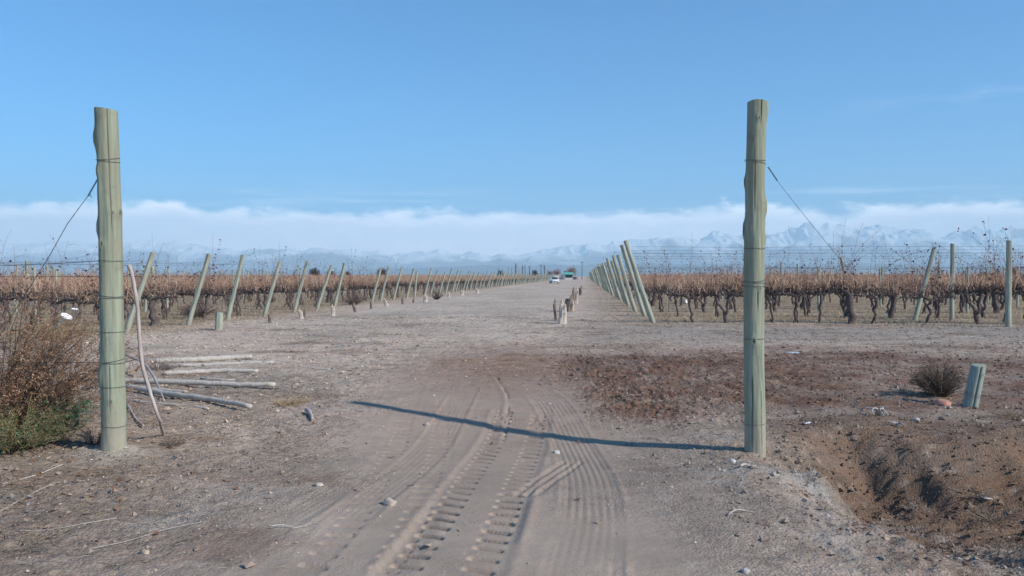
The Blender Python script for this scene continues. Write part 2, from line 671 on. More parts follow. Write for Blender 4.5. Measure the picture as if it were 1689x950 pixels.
def plain(name, col, rough=.7, metal=0.0, spec=.4, var=.12, scale=12.0):
    m, N, L, b = new_mat(name, rough, spec)
    nt = m.node_tree
    tc = N.new('ShaderNodeTexCoord')
    no = mnode(nt, 'ShaderNodeTexNoise', Scale=scale, Detail=3.0)
    L.new(tc.outputs['Object'], no.inputs['Vector'])
    mx = mnode(nt, 'ShaderNodeMix', data_type='RGBA')
    mx.inputs[6].default_value = (*[c * (1 - var) for c in col], 1)
    mx.inputs[7].default_value = (*[min(1, c * (1 + var)) for c in col], 1)
    L.new(no.outputs[0], mx.inputs[0])
    L.new(mx.outputs[2], b.inputs['Base Color'])
    b.inputs['Metallic'].default_value = metal
    return m


M_POST = wood_mat('treated_pine', (.345, .38, .285), (.18, .205, .155), (.255, .245, .17), rs=24, bump=.8, dirt=True)
M_ROWPOST = wood_mat('row_post_pine', (.41, .44, .36), (.22, .25, .205), (.31, .29, .22), zs=1.5, rs=18)
M_GREY = wood_mat('weathered_wood', (.58, .54, .48), (.36, .32, .29), (.48, .42, .35), zs=2.0, rs=30)
M_STICK = wood_mat('bare_branch_bark', (.52, .46, .43), (.32, .27, .25), (.42, .36, .33), zs=3, rs=30)
M_WIRE = plain('galvanised_wire', (.13, .13, .135), .5, .7)
M_BARK = tint_mat('vine_bark', .95, .1, .5, 14.0, bump=.6)
M_CANE = tint_mat('vine_cane', .8, .2, .25, 5.0)
M_LEAF = tint_mat('dry_leaf', .8, .15, .3, 30.0, trans=.3)
M_TWIG = tint_mat('dry_twig', .9, .1, .25, 20.0)
M_SCRUB = tint_mat('shrub_foliage', .8, .2, .3, 8.0, trans=.25)
M_STONE = tint_mat('stone', .9, .2, .3, 14.0, bump=.8)
M_FAR = tint_mat('distant_foliage', .9, .1, .3, .6)
M_PLASTIC = plain('white_plastic', (.78, .80, .82), .35, 0, .5, .06)
M_CLEAR = plain('pale_blue_plastic', (.52, .62, .70), .25, 0, .5, .15)


# ------------------------------------------------------------------ ground
def spread(lo, hi, fine_lo, fine_hi, step, g):
    c = list(np.arange(fine_lo, fine_hi + step / 2, step))
    s = step
    a = fine_hi
    up = []
    while a < hi:
        s *= g
        a += s
        up.append(a)
    s = step
    a = fine_lo
    dn = []
    while a > lo:
        s *= g
        a -= s
        dn.append(a)
    return np.array(dn[::-1] + c + up)


def soil_colour(x, y):
    def L3(a, b, m):
        return a * (1 - m[:, None]) + b * m[:, None]
    n1 = fbm(x, y, .45, 5, 71)
    n2 = fbm(x, y, 1.9, 4, 81)
    n3 = fbm(x, y, .12, 3, 91)
    n4 = fbm(x, y, 7.0, 3, 95)
    dust = np.array([.345, .278, .232])
    pale = np.array([.410, .350, .305])
    tan = np.array([.365, .275, .212])
    red = np.array([.165, .100, .076])
    bank = np.array([.172, .116, .086])
    grey = np.array([.285, .252, .232])
    fieldc = np.array([.285, .225, .165])
    rust = np.array([.270, .172, .125])
    col = np.broadcast_to(dust, (len(x), 3)).copy()
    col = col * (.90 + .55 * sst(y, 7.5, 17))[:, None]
    col = L3(col, pale, sst(n1, .0, .5) * .8)
    col = L3(col, tan, sst(n3 + .3 * n2, .0, .4) * .7)
    col = L3(col, grey, sst(n2 - n1 * .6, .1, .6) * .7)
    # sandy rust ground where the tracks fork
    col = L3(col, rust, np.clip(1.1 * gauss(x + 1.1 * n1, y + 1.8 * n2, -.15, 13.0, 1.35, 3.8), 0, 1))
    # road far away: pale tan
    u = .9957 * x - .0924 * y
    road = sst(y, 16, 30) * (1 - sst(np.abs(u + 5.5 + n1), 3.0, 5.0))
    col = L3(col, np.array([.430, .365, .315]), road * .8)
    verge = sst(y, 15, 24) * sst(np.abs(u + 5.5 + n1), 4.5, 7.0)
    col = L3(col, np.array([.370, .290, .225]), verge * .75)
    # vineyard floor: dry stubble, a bit olive
    fl = np.maximum(sst(-u, 12.0, 13.5), sst(u, 1.6, 3.0) * sst(.0928 * x + y, 26.3, 27.2)) * sst(y, 12, 20)
    fl = fl * (1 - .3 * sst(n2, .0, .4))
    col = L3(col, fieldc, np.clip(fl, 0, 1) * .9)
    # grey strip in front of the vines on the right
    gs = sst(x, 1, 4) * gauss(0 * x, y + n1, 0, 21.5, 1, 3.5)
    col = L3(col, grey * 1.05, gs * .8)
    r = dug(x, y)
    col = L3(col, red, np.clip(r * (1.05 + .9 * n2), 0, 1))
    dt = ditch(x, y)
    bm = np.clip(dt * 1.8, 0, 1) * sst(y + .35 * n2, 5.55, 6.15)
    bm = bm * sst(x + .3 * n1 - .20 * (y - 6.5), 2.3, 2.7)
    bm = np.maximum(bm, .8 * sst(x + .5 * n1 + .3 * n2, 2.2, 3.0) * sst(y + .3 * n2, 6.75, 7.05) * (1 - sst(y + .14 * (x - 2.2) + .6 * n1, 8.5, 9.4)))
    col = L3(col, bank, np.clip(bm * (1.05 + .25 * n2 + .5 * n4), 0, 1))
    orange = sst(x, 4.1, 4.7) * np.clip(dt * (1 - dt) * 4, 0, 1) * sst(n2, -.15, .35)
    col = L3(col, np.array([.25, .13, .07]), orange * .3)
    # pale ash-grey crust on the crumbled heap beside the post
    col = L3(col, np.array([.31, .285, .27]), np.clip(1.0 * gauss(x, y, 2.45, 6.3, .5, .28) + .9 * n4, 0, 1) * (gauss(x, y, 2.45, 6.3, .7, .4) > .05))
    col = L3(col, np.array([.42, .27, .14]), .9 * gauss(x, y, 3.08, 6.2, .12, .14))
    # mixed litter soil at the left edge
    lf = sst(-x + .8 * n1, 1.9, 3.2) * (1 - sst(y, 6.4, 7.6))
    col = L3(col, np.array([.245, .192, .155]), lf * .8)
    col = L3(col, np.array([.40, .36, .32]), .8 * gauss(x, y, -3.45, 6.75, .35, .25))
    # straw, bleached flecks, and dark specks that paint tiny shadows among the crumbs
    brn = sst(fbm(x * .6, y * 1.3, 1.1, 4, 33), .22, .5) * sst(np.abs(x + .1 + .08 * (y - 5)), .6, 1.6) * (1 - sst(y, 22, 35))
    col = L3(col, np.array([.225, .165, .130]), brn * .75)
    dsp = sst(fbm(x, y, 11, 2, 44), .36, .55) * (1 - sst(y, 14, 24)) * sst(np.abs(x + .1 + .08 * (y - 5)), .8, 1.8)
    col = L3(col, np.array([.13, .10, .085]), dsp * .6)
    fleck = sst(fbm(x, y, 14, 2, 99), .35, .5) * (1 - sst(y, 20, 30))
    col = L3(col, np.array([.42, .37, .31]), fleck * .45)
    sz = smooth_zone(x, y)
    col = L3(col, dust * .86, sz * .65)
    col = col * np.array([1.07, 1.05, .99])
    k = 1 + (.20 * n4 + .22 * n2) * (1 - .6 * sz) + .25 * n1
    return np.clip(col * k[:, None], .02, .8)


def smooth_zone(x, y):
    """1 where wheels have packed the dust smooth"""
    c = -.15 - .05 * (y - 5)
    w = 1.15 + .5 * fbm(x, y, .8, 3, 121)
    return np.clip((1 - sst(np.abs(x - c), w * .7, w * 1.35)) * (1 - sst(y, 9, 15)) * (.6 + .8 * fbm(x, y, 2.2, 3, 122) + .3), 0, 1)


def build_ground():
    xs = spread(-24000, 24000, -1.9, 1.7, .0115, 1.022)
    ys = spread(-3000, 16500, 3.9, 7.6, .0115, 1.018)
    xs, ys = xs.astype(float), ys.astype(float)
    X, Y = np.meshgrid(xs, ys)
    x, y = X.ravel(), Y.ravel()
    z = land(x, y)
    nearm = (np.abs(x) < 60) & (y > 0) & (y < 45)
    zz = np.zeros_like(z)
    zz[nearm] = micro(x[nearm], y[nearm])
    z = z + zz
    nx, ny = len(xs), len(ys)
    i, j = np.meshgrid(np.arange(nx - 1), np.arange(ny - 1))
    a = (j * nx + i).ravel()
    Q = np.stack([a, a + 1, a + nx + 1, a + nx], -1)
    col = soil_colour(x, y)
    m, N, L, b = new_mat('dry_soil', .95, .1)
    nt = m.node_tree
    at = mnode(nt, 'ShaderNodeAttribute', attribute_name='tint')
    tc = N.new('ShaderNodeTexCoord')
    n1 = mnode(nt, 'ShaderNodeTexNoise', Scale=38.0, Detail=6.0, Roughness=.7)
    n2 = mnode(nt, 'ShaderNodeTexNoise', Scale=3.0, Detail=8.0, Roughness=.65)
    v1 = mnode(nt, 'ShaderNodeTexVoronoi', Scale=55.0)
    for n in (n1, n2, v1):
        L.new(tc.outputs['Object'], n.inputs['Vector'])
    mr = N.new('ShaderNodeMapRange')
    mr.inputs[1].default_value, mr.inputs[2].default_value = .3, .7
    mr.inputs[3].default_value, mr.inputs[4].default_value = .66, 1.34
    L.new(n1.outputs[0], mr.inputs[0])
    mr2 = N.new('ShaderNodeMapRange')
    mr2.inputs[1].default_value, mr2.inputs[2].default_value = .35, .65
    mr2.inputs[3].default_value, mr2.inputs[4].default_value = .86, 1.14
    L.new(n2.outputs[0], mr2.inputs[0])
    mm = N.new('ShaderNodeMath')
    mm.operation = 'MULTIPLY'
    L.new(mr.outputs[0], mm.inputs[0])
    L.new(mr2.outputs[0], mm.inputs[1])
    vm = N.new('ShaderNodeVectorMath')
    vm.operation = 'SCALE'
    L.new(at.outputs['Color'], vm.inputs[0])
    L.new(mm.outputs[0], vm.inputs['Scale'])
    L.new(vm.outputs[0], b.inputs['Base Color'])
    ad = N.new('ShaderNodeMath')
    ad.operation = 'MULTIPLY_ADD'
    L.new(v1.outputs['Distance'], ad.inputs[0])
    ad.inputs[1].default_value = -.5
    L.new(n1.outputs[0], ad.inputs[2])
    bp = mnode(nt, 'ShaderNodeBump', Strength=.9, Distance=.020)
    L.new(ad.outputs[0], bp.inputs['Height'])
    L.new(bp.outputs[0], b.inputs['Normal'])
    ga = N.new('ShaderNodeAttribute')
    ga.attribute_name = 'grain'
    L.new(ga.outputs['Fac'], bp.inputs['Strength'])
    gm = N.new('ShaderNodeMix')
    gm.data_type = 'FLOAT'
    L.new(ga.outputs['Fac'], gm.inputs[0])
    gm.inputs[2].default_value = 1.0
    L.new(mm.outputs[0], gm.inputs[3])
    L.new(gm.outputs[0], vm.inputs['Scale'])
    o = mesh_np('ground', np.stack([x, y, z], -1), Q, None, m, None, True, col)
    gr_ = smooth_zone(x, y)
    at2 = o.data.attributes.new('grain', 'FLOAT', 'POINT')
    at2.data.foreach_set('value', (np.clip(.80 + .35 * fbm(x, y, .9, 3, 140), .4, 1) * (1 - .75 * gr_)).astype(np.float32))
    tag(o, 'bare dusty earth track and ground with tyre prints and dug soil', kind='structure')
    return o


build_ground()


# ------------------------------------------------------------------ far hills and snowy range
def terrain_mat(name, rock, snow=None, z0=0, z1=1, scale=.002):
    m, N, L, b = new_mat(name, .95, .05)
    nt = m.node_tree
    tc = N.new('ShaderNodeTexCoord')
    n1 = mnode(nt, 'ShaderNodeTexNoise', Scale=scale, Detail=8.0, Roughness=.65)
    L.new(tc.outputs['Object'], n1.inputs['Vector'])
    mx = mnode(nt, 'ShaderNodeMix', data_type='RGBA')
    L.new(n1.outputs[0], mx.inputs[0])
    mx.inputs[6].default_value = (*[c * .7 for c in rock], 1)
    mx.inputs[7].default_value = (*[c * 1.3 for c in rock], 1)
    out = mx.outputs[2]
    if snow:
        at = mnode(nt, 'ShaderNodeAttribute', attribute_name='tint')
        m2 = mnode(nt, 'ShaderNodeMix', data_type='RGBA')
        sx = N.new('ShaderNodeSeparateXYZ')
        L.new(at.outputs['Color'], sx.inputs[0])
        L.new(sx.outputs[0], m2.inputs[0])
        L.new(out, m2.inputs[6])
        m2.inputs[7].default_value = (*snow, 1)
        out = m2.outputs[2]
    L.new(out, b.inputs['Base Color'])
    return m


def ridge_noise(x, y, scale, octs, seed):
    o, amp, tot = 0, 1.0, 0
    for k in range(octs):
        n = 1 - np.abs(vnoise(x * scale, y * scale, seed + k * 5)) * 4
        n = np.clip(n, -1, 1)
        o = o + amp * n
        tot += amp
        amp *= .55
        scale *= 2.1
    return o / tot


def mountain_range(name, label, pts, Y0, Y1, ridge, amp, mat, snow_lo, nx=900, ny=120, seed=3, rs=.0011):
    kx = np.linspace(-.95, .95, nx)
    pxs = CXP + kx * FPX
    prof = np.interp(pxs, [p[0] for p in pts], [p[1] for p in pts])
    hk = np.maximum((HORIZON - prof), 0) / FPX * ridge
    ys = np.linspace(Y0, Y1, ny)
    K, Yg = np.meshgrid(kx, ys)
    X = K * ridge
    H = np.broadcast_to(hk, X.shape)
    t = (Yg - Y0) / (ridge - Y0)
    env = np.where(t < 1, sst(t, 0, 1.02) ** 1.1, np.clip(1 - (Yg - ridge) / (Y1 - ridge), 0, 1))
    rn = ridge_noise(X, Yg, rs, 5, seed)
    Z = H * env * (.82 + .18 * rn) + amp * rn * env * sst(H, 0, amp * 2)
    Z = np.where((t <= 0) | (t >= (Y1 - Y0) / (ridge - Y0)), -30, Z)
    gx = np.gradient(Z, axis=1) / (X[0, 1] - X[0, 0])
    sn = sst(Z / (H + 1) + .5 * fbm(X, Yg, .0016, 4, seed + 9) - .10 * np.abs(gx), snow_lo, snow_lo + .35) if snow_lo else np.zeros_like(Z)
    a = np.arange(nx * ny).reshape(ny, nx)
    Q = np.stack([a[:-1, :-1], a[:-1, 1:], a[1:, 1:], a[1:, :-1]], -1).reshape(-1, 4)
    col = np.stack([sn.ravel()] * 3, -1)
    o = mesh_np(name, np.stack([X.ravel(), Yg.ravel(), Z.ravel()], -1), Q, None, mat, None, True, col)
    return tag(o, label, kind='structure')


mountain_range('mountains', 'hazy snow-streaked mountain range along the horizon',
               [(-400, 405), (0, 402), (60, 399), (110, 398), (165, 401), (220, 399), (250, 396), (300, 398), (345, 407), (400, 411), (450, 404), (500, 411), (545, 405),
                (600, 413), (650, 416), (700, 409), (750, 416), (850, 418), (920, 408), (1000, 398), (1050, 390), (1100, 386), (1150, 388), (1185, 379), (1230, 388),
                (1290, 380), (1330, 362), (1370, 364), (1400, 374), (1445, 366), (1490, 367), (1525, 376), (1556, 387), (1590, 371), (1640, 374), (1689, 372), (2000, 380)],
               11500, 17000, 14000, 46, terrain_mat('haze_lightened_rock', (.22, .215, .21), (.88, .89, .9)), .42, ny=260, nx=1300, rs=.0019)  # rock colour lightened so part of the haze fade is painted in
mountain_range('hills', 'low blue foothills in front of the mountains',
               [(-400, 447), (100, 448), (400, 446), (560, 444), (640, 442), (720, 440), (800, 437), (900, 436), (1000, 434), (1080, 433), (1150, 434), (1300, 432), (1500, 434), (1689, 433), (2000, 436)],
               8200, 11600, 10200, 7, terrain_mat('hill_scrub', (.10, .10, .09)), 0, 500, 50, 8, .002)

# ------------------------------------------------------------------ haze
hm = bpy.data.materials.new('haze_air')
hm.use_nodes = True
hn, hl = hm.node_tree.nodes, hm.node_tree.links
hn.clear()
ho = hn.new('ShaderNodeOutputMaterial')
pv = hn.new('ShaderNodeVolumePrincipled')
pv.inputs['Color'].default_value = (.56, .82, 1.0, 1)
pv.inputs['Density'].default_value = 1.35e-4
pv.inputs['Anisotropy'].default_value = 0.0
hl.new(pv.outputs[0], ho.inputs['Volume'])
hb = MB().box((0, 7000, 615), (50600, 20400, 1290)).build('haze', hm, smooth=False)
hb.location = (0, 0, 0)
tag(hb, 'pale blue haze in the air over the valley', 'haze', kind='stuff')


# ------------------------------------------------------------------ gate posts
def round_post(L, r0, r1, seed, lean=(0, 0), nz=70, nt=40, knots=(), cracks=(), wob=.006, below=.25, rad_prof=None, sweep=None):
    """a debarked pine pole with swellings, knots and drying cracks; base at z=0, standing along z"""
    rs = np.random.RandomState(seed)
    z = np.linspace(-below, L, nz)
    th = np.linspace(0, 2 * np.pi, nt, endpoint=False)
    Z, Tt = np.meshgrid(z, th, indexing='ij')
    f = np.clip(Z / L, 0, 1)
    R = r0 + (r1 - r0) * f
    R = R + wob * fbm(np.cos(Tt) * 1.3 + Z * .5, np.sin(Tt) * 1.3 + Z * 1.7, 1.0, 3, seed) + wob * .22 * vnoise(np.cos(Tt) * 5 + 3, np.sin(Tt) * 5 + Z * .6, seed + 1)
    if rad_prof:
        R = R + np.interp(Z, [p[0] for p in rad_prof], [p[1] for p in rad_prof])
    tint = np.ones(Z.shape)
    for kz, kt, kr in knots:
        dt = (Tt - kt + np.pi) % (2 * np.pi) - np.pi
        d2 = ((Z - kz) / (kr * 1.5)) ** 2 + (dt * r0 / kr) ** 2
        R = R + .55 * kr * np.exp(-d2) - .5 * kr * np.exp(-d2 * 8)
        tint = tint * (1 - .7 * np.exp(-d2 * 6))
    for ca, z0, z1, w, dep in cracks:
        wv = ca + .07 * vnoise(Z * 3, 0 * Z, seed)
        dt = (Tt - wv + np.pi) % (2 * np.pi) - np.pi
        env = sst(Z, z0, z0 + .12) * (1 - sst(Z, z1 - .02, z1 + .001) * (0 if z1 >= L else 1))
        g = np.exp(-(dt * r0 / w) ** 2) * env
        R = R - dep * g
        tint = tint * (1 - .6 * g)
    cx = np.zeros(z.shape)
    cy = np.zeros(z.shape)
    if sweep:
        cx = np.interp(z, [p[0] for p in sweep], [p[1] for p in sweep])
    X = R * np.cos(Tt) + cx[:, None] + lean[0] * Z
    Y = R * np.sin(Tt) + cy[:, None] + lean[1] * Z
    # slightly slanting sawn top
    Zt = Z.copy()
    Zt[-1] += .012 * np.cos(th + seed) * 1.0
    V = np.stack([X, Y, Zt], -1).reshape(-1, 3)
    a = np.arange(nz * nt).reshape(nz, nt)
    b = np.roll(a, -1, axis=1)
    Q = np.stack([a[:-1], b[:-1], b[1:], a[1:]], -1).reshape(-1, 4)
    K = np.repeat((.5 * tint).reshape(-1, 1), 3, axis=1)
    mb = MB().add(V, Q, None, K)
    # sawn end: inner rings
    topring = V.reshape(nz, nt, 3)[-1]
    ctr = topring.mean(0)
    rings = [topring]
    kk = []
    for s_ in (.93, .5, .02):
        rings.append(ctr + (topring - ctr) * s_ + np.array([0, 0, .003]))
    W = np.concatenate(rings)
    a = np.arange(4 * nt).reshape(4, nt)
    b = np.roll(a, -1, axis=1)
    Q2 = np.stack([a[:-1], b[:-1], b[1:], a[1:]], -1).reshape(-1, 4)
    mb.add(W, Q2, None, (.52, .48, .42))
    return mb


def loop_mb(z, r, cx=0, cy=0, tilt=.0, tiltdir=0.0, rad=.0019, n=40, twice=False):
    th = np.linspace(0, 2 * np.pi, n)
    mb = MB()
    for q in range(2 if twice else 1):
        zz = z + tilt * np.cos(th - tiltdir) + (q * .02 * (1 + np.sin(th * 1.0 + 1)))
        rr = r + .001 * np.sin(th * 5)
        mb.tubes(np.stack([cx + rr * np.cos(th), cy + rr * np.sin(th), zz], -1), rad, 5, (.12, .12, .125))
    return mb


PL = P(188, 742)
PR = P(1245, 748)
HL = at_depth(188, 181, PL.y).z - PL.z
HR = at_depth(1245, 169, PR.y).z - PR.z
mL = PL.y / FPX
mR = PR.y / FPX


def zl(py, base, Y):
    return at_depth(800, py, Y).z - base.z


gl = empty('gate_post', PL)
tag(gl, 'tall round greenish timber gate post beside the dry shrub and leaning branch', 'gate post', 'gate posts flanking the track')
# sweep: the pole's axis drifts from 179 px at the top to 188 at the foot
sw = [(-.3, 0), (0, 0), (zl(560, PL, PL.y), -1 * mL), (zl(430, PL, PL.y), -2.5 * mL), (zl(370, PL, PL.y), -3 * mL), (zl(300, PL, PL.y), -5.5 * mL), (HL, -9 * mL)]
kL = [(zl(375, PL, PL.y), 3.3, .045), (zl(352, PL, PL.y), 6.1, .04), (zl(403, PL, PL.y), 4.35, .028), (zl(228, PL, PL.y), 3.2, .05), (zl(283, PL, PL.y), 3.9, .028),
      (zl(352, PL, PL.y), 5.4, .022), (zl(620, PL, PL.y), 3.5, .05), (zl(660, PL, PL.y), 5.0, .022), (zl(575, PL, PL.y), 3.1, .04)]
cL = [(5.25, zl(390, PL, PL.y), HL, .0035, .014), (3.75, zl(205, PL, PL.y), HL, .003, .008), (4.9, zl(690, PL, PL.y), zl(600, PL, PL.y), .004, .006), (4.1, zl(600, PL, PL.y), zl(470, PL, PL.y), .004, .005)]
round_post(HL, .099, .089, 3, knots=kL, cracks=cL, sweep=sw, nz=220, nt=120, wob=.011).build('timber', M_POST, gl)
for py, tl, tw, dx in ((266, .014, True, -6.5), (430, .003, False, -2.5), (487, .012, False, -1.5), (492, -.004, False, -1.5), (547, .0, False, -1), (597, .006, True, 0), (637, .0, False, 0), (700, .012, False, 0)):
    loop_mb(zl(py, PL, PL.y), .101 if py > 400 else .096, dx * mL, 0, tl, 2.5, twice=tw).build('wire_loop', M_WIRE, gl)

gr = empty('gate_post', PR)
tag(gr, 'tall round greenish timber gate post at the edge of the dug red soil', 'gate post', 'gate posts flanking the track')
sw = [(-.3, 0), (0, 0), (zl(560, PR, PR.y), -2 * mR), (zl(430, PR, PR.y), -2.5 * mR), (zl(370, PR, PR.y), -2 * mR), (zl(300, PR, PR.y), -2 * mR), (HR, 0)]
kR = [(zl(180, PR, PR.y), .2, .06), (zl(340, PR, PR.y), 6.1, .05), (zl(378, PR, PR.y), 3.2, .05), (zl(300, PR, PR.y), 3.1, .035), (zl(475, PR, PR.y), 5.0, .022), (zl(562, PR, PR.y), 4.35, .035), (zl(197, PR, PR.y), 4.7, .02),
      (zl(395, PR, PR.y), 6.2, .03)]
cR = [(4.95, zl(215, PR, PR.y), HR, .005, .016), (4.4, zl(360, PR, PR.y), zl(265, PR, PR.y), .004, .008), (5.1, zl(748, PR, PR.y), zl(640, PR, PR.y), .004, .008), (4.2, zl(745, PR, PR.y), zl(620, PR, PR.y), .004, .007), (5.2, zl(640, PR, PR.y), zl(560, PR, PR.y), .003, .006), (4.8, zl(520, PR, PR.y), zl(480, PR, PR.y), .005, .007)]
round_post(HR, .0925, .084, 8, knots=kR, cracks=cR, sweep=sw, nz=220, nt=120, wob=.011).build('timber', M_POST, gr)
for py, tl, tw, dx in ((268, -.02, True, -1.8), (410, .0, False, -2.4), (466, -.008, True, -2.3), (472, 0, False, -2.3), (558, .004, False, -2), (698, .006, False, -.6)):
    loop_mb(zl(py, PR, PR.y), .095 if py > 400 else .091, dx * mR, 0, tl, 0, twice=tw).build('wire_loop', M_WIRE, gr)


# ------------------------------------------------------------------ guy wires and fence wires
def wire_path(p, q, sag, n=24):
    p, q = np.array(p), np.array(q)
    t = np.linspace(0, 1, n)[:, None]
    w = p + (q - p) * t
    w[:, 2] -= (sag * 4 * t * (1 - t))[:, 0]
    return w


def twist(mb, p, q, rad=.003, r=.005, turns=7, n=50, col=(.12, .12, .12)):
    p, q = np.array(p, float), np.array(q, float)
    t = np.linspace(0, 1, n)
    d = q - p
    a = np.cross(d, (0, 1, 0))
    a /= np.linalg.norm(a)
    b = np.cross(d, a)
    b /= np.linalg.norm(b)
    for ph in (0, np.pi):
        w = p + d * t[:, None] + r * (np.cos(t * turns * 6.28 + ph)[:, None] * a + np.sin(t * turns * 6.28 + ph)[:, None] * b)
        mb.tubes(w, rad, 4, col)


STUMP = P(1600, 670)
# wire from the post's collar to the short anchor stump
a0 = Vector((PR.x + .1, PR.y - .02, at_depth(800, 276, PR.y).z))
a1 = at_depth(1282, 298, PR.y + .12)
a2 = STUMP + Vector((-.03, 0, .15))
mb = MB()
twist(mb, a0, a1)
mb.tubes(wire_path(a1, a2, .10), .0021, 5, (.12, .12, .12))
w = mb.build('guy_wire', M_WIRE)
tag(w, 'long slanting guy wire from the gate post down to the short green stump', 'guy wire', 'guy wires of the gate posts')
b0 = at_depth(163, 292, PL.y)
b1 = at_depth(146, 322, PL.y)
b2 = at_depth(80, 425, PL.y + .1)
b3 = at_depth(20, 520, PL.y + .25)
b4 = Vector((b3.x - .9, b3.y + .3, 0.0))
mb = MB()
twist(mb, b0, b1)
mb.tubes(np.array([b1, at_depth(112, 368, PL.y + .05), b2, b3, b4]), .0033, 5, (.12, .12, .12))
mb.tubes(np.array([b1, b1 + Vector((.03, .0, -.02)), b1 + Vector((.015, 0, .012))]), .003, 4, (.12, .12, .12))
tag(mb.build('guy_wire', M_WIRE), 'kinked guy wire slanting from the gate post down behind the brown shrub', 'guy wire', 'guy wires of the gate posts')
for k, (py, py2, dz, lab) in enumerate(((430, 437, 0, 'fence wire tied to the shrub-side gate post, topmost, level with the mountains'),
                                        (597, 592, 0, 'fence wire tied low on the shrub-side gate post, passing through the brown shrub'),)):
    p = at_depth(168, py, PL.y - .02)
    q = at_depth(-120, py2, PL.y + 1.2)
    tag(MB().tubes(wire_path(p, q, .02), .003, 5, (.12, .12, .12)).build('fence_wire', M_WIRE), lab, 'fence wire', 'fence wires tied to the gate post')
p = at_depth(206, 598, PL.y)
q = at_depth(232, 590, PL.y + .02)
tag(MB().tubes(wire_path(p, q, .0), .003, 5, (.12, .12, .12)).build('wire_tie', M_WIRE), 'short bit of wire tying the leaning branch to the gate post', 'wire')

# short anchor stump on the bank
st = empty('anchor_stump', STUMP)
tag(st, 'short leaning blue-green stump on the bank beside the round dry bush', 'stump')
ln = (1612 - 1598) / 68
round_post(.49, .086, .082, 5, lean=(ln, .02), nz=50, nt=48, cracks=((4.6, -.1, .49, .007, .02),), knots=((.38, 5.1, .02),)).build('timber', wood_mat('blue_green_pine', (.31, .36, .32), (.20, .25, .23), (.27, .29, .24)), st)
for z_ in (.13, .155):
    loop_mb(z_, .091, ln * z_, 0, .02, 2.8).build('wire_loop', M_WIRE, st)


# ------------------------------------------------------------------ leaning branch and the poles on the ground
def limb(name, pts, rad, mat, label, cat, group=None, sides=9, seed=0, twigs=()):
    pts = np.array([list(p) for p in pts], float)
    line = []
    for d in range(3):
        line.append(cr([(i, v) for i, v in enumerate(pts[:, d])], 7)[:, 1])
    line = np.stack(line, -1)
    n = len(line)
    r = np.interp(np.linspace(0, 1, n), np.linspace(0, 1, len(rad)), rad)
    r = r * (1 + .18 * vnoise(np.arange(n) * .6, np.zeros(n), seed))
    rs = np.random.RandomState(seed)
    line[1:-1] += rs.normal(size=(n - 2, 3)) * r.mean() * .10
    mb = MB().tubes(line, r, sides, (.5, .5, .5))
    for tw in twigs:
        mb.tubes(np.array([list(p) for p in tw]), np.linspace(rad[0] * .45, rad[0] * .2, len(tw)), 5, (.45, .42, .40))
    o = mb.build(name, mat)
    return tag(o, label, cat, group)


Yb = PL.y + .16
limb('leaning_branch', [at_depth(213, 437, Yb), at_depth(219, 458, Yb), at_depth(227, 510, Yb), at_depth(233, 590, Yb + .05), at_depth(247, 645, Yb + .1), at_depth(262, 690, Yb + .12), P(271, 716) + Vector((0, 0, -.03))],
     [.020, .016, .016, .018, .016, .014, .013], M_STICK, 'crooked bare branch leaning upright against the gate post', 'branch', seed=2)
limb('fallen_branch', [P(271, 664) + Vector((0, 0, .02)), P(258, 645) + Vector((0, 0, .12)), P(240, 628) + Vector((-.1, .2, .22)), P(222, 612) + Vector((-.2, .1, .26))],
     [.010, .014, .016, .018], M_STICK, 'short thick stick propped behind the leaning branch', 'stick', seed=4)


def ground_pole(px0, py0, px1, py1, thick, label, mid=None, lift=0, seed=1, curve=0):
    a, b = P(px0, py0), P(px1, py1)
    r = 1.15 * thick / 2 * (a.y + b.y) / 2 / FPX
    pts = []
    for t in (0, .25, .5, .75, 1):
        p = a.lerp(b, t)
        p.z = land_z(p.x, p.y) + r * .9 + lift
        p.y += curve * math.sin(t * 3.14) + .02 * math.sin(t * 9 + seed)
        pts.append(p)
    limb('fallen_pole', pts, [r * .9, r, r * 1.05, r * .95, r * .8], M_GREY, label, 'pole', 'weathered poles lying on the ground', 10, seed)


ground_pole(256, 599, 416, 592, 8, 'thick grey pole lying furthest back in the loose pile', seed=1)
ground_pole(272, 606, 452, 600, 5.5, 'thin pole lying just in front of the backmost pole of the pile', seed=2)
ground_pole(270, 619, 426, 615, 6.5, 'bent grey pole in the middle of the loose pile', seed=3, curve=.12)
ground_pole(332, 625, 393, 628, 3.5, 'short thin bent stick between two poles of the pile', seed=4, curve=-.1)
ground_pole(160, 633, 453, 643, 8, 'longest pale pole of the pile, passing behind the gate post', seed=5, lift=.03)
ground_pole(180, 638, 308, 650, 5.5, 'short dull pole crossing under the two longest poles of the pile', seed=6)
ground_pole(205, 644, 414, 679, 7.5, 'knotty pole slanting towards the camera at the front of the pile', seed=7, lift=.03)
ground_pole(212, 662, 345, 676, 4, 'stick added in place of the dark shadows under the front pole', seed=8)  # added stick, laid where the front pole's shadows run


# ------------------------------------------------------------------ trellis: end posts, stumps, line posts, wires
def RU(u, v):
    return Vector((.9957 * u + .0924 * v, -.0924 * u + .9957 * v, 0))


def row_v(Y, u):
    return (Y + .0924 * u) / .9957


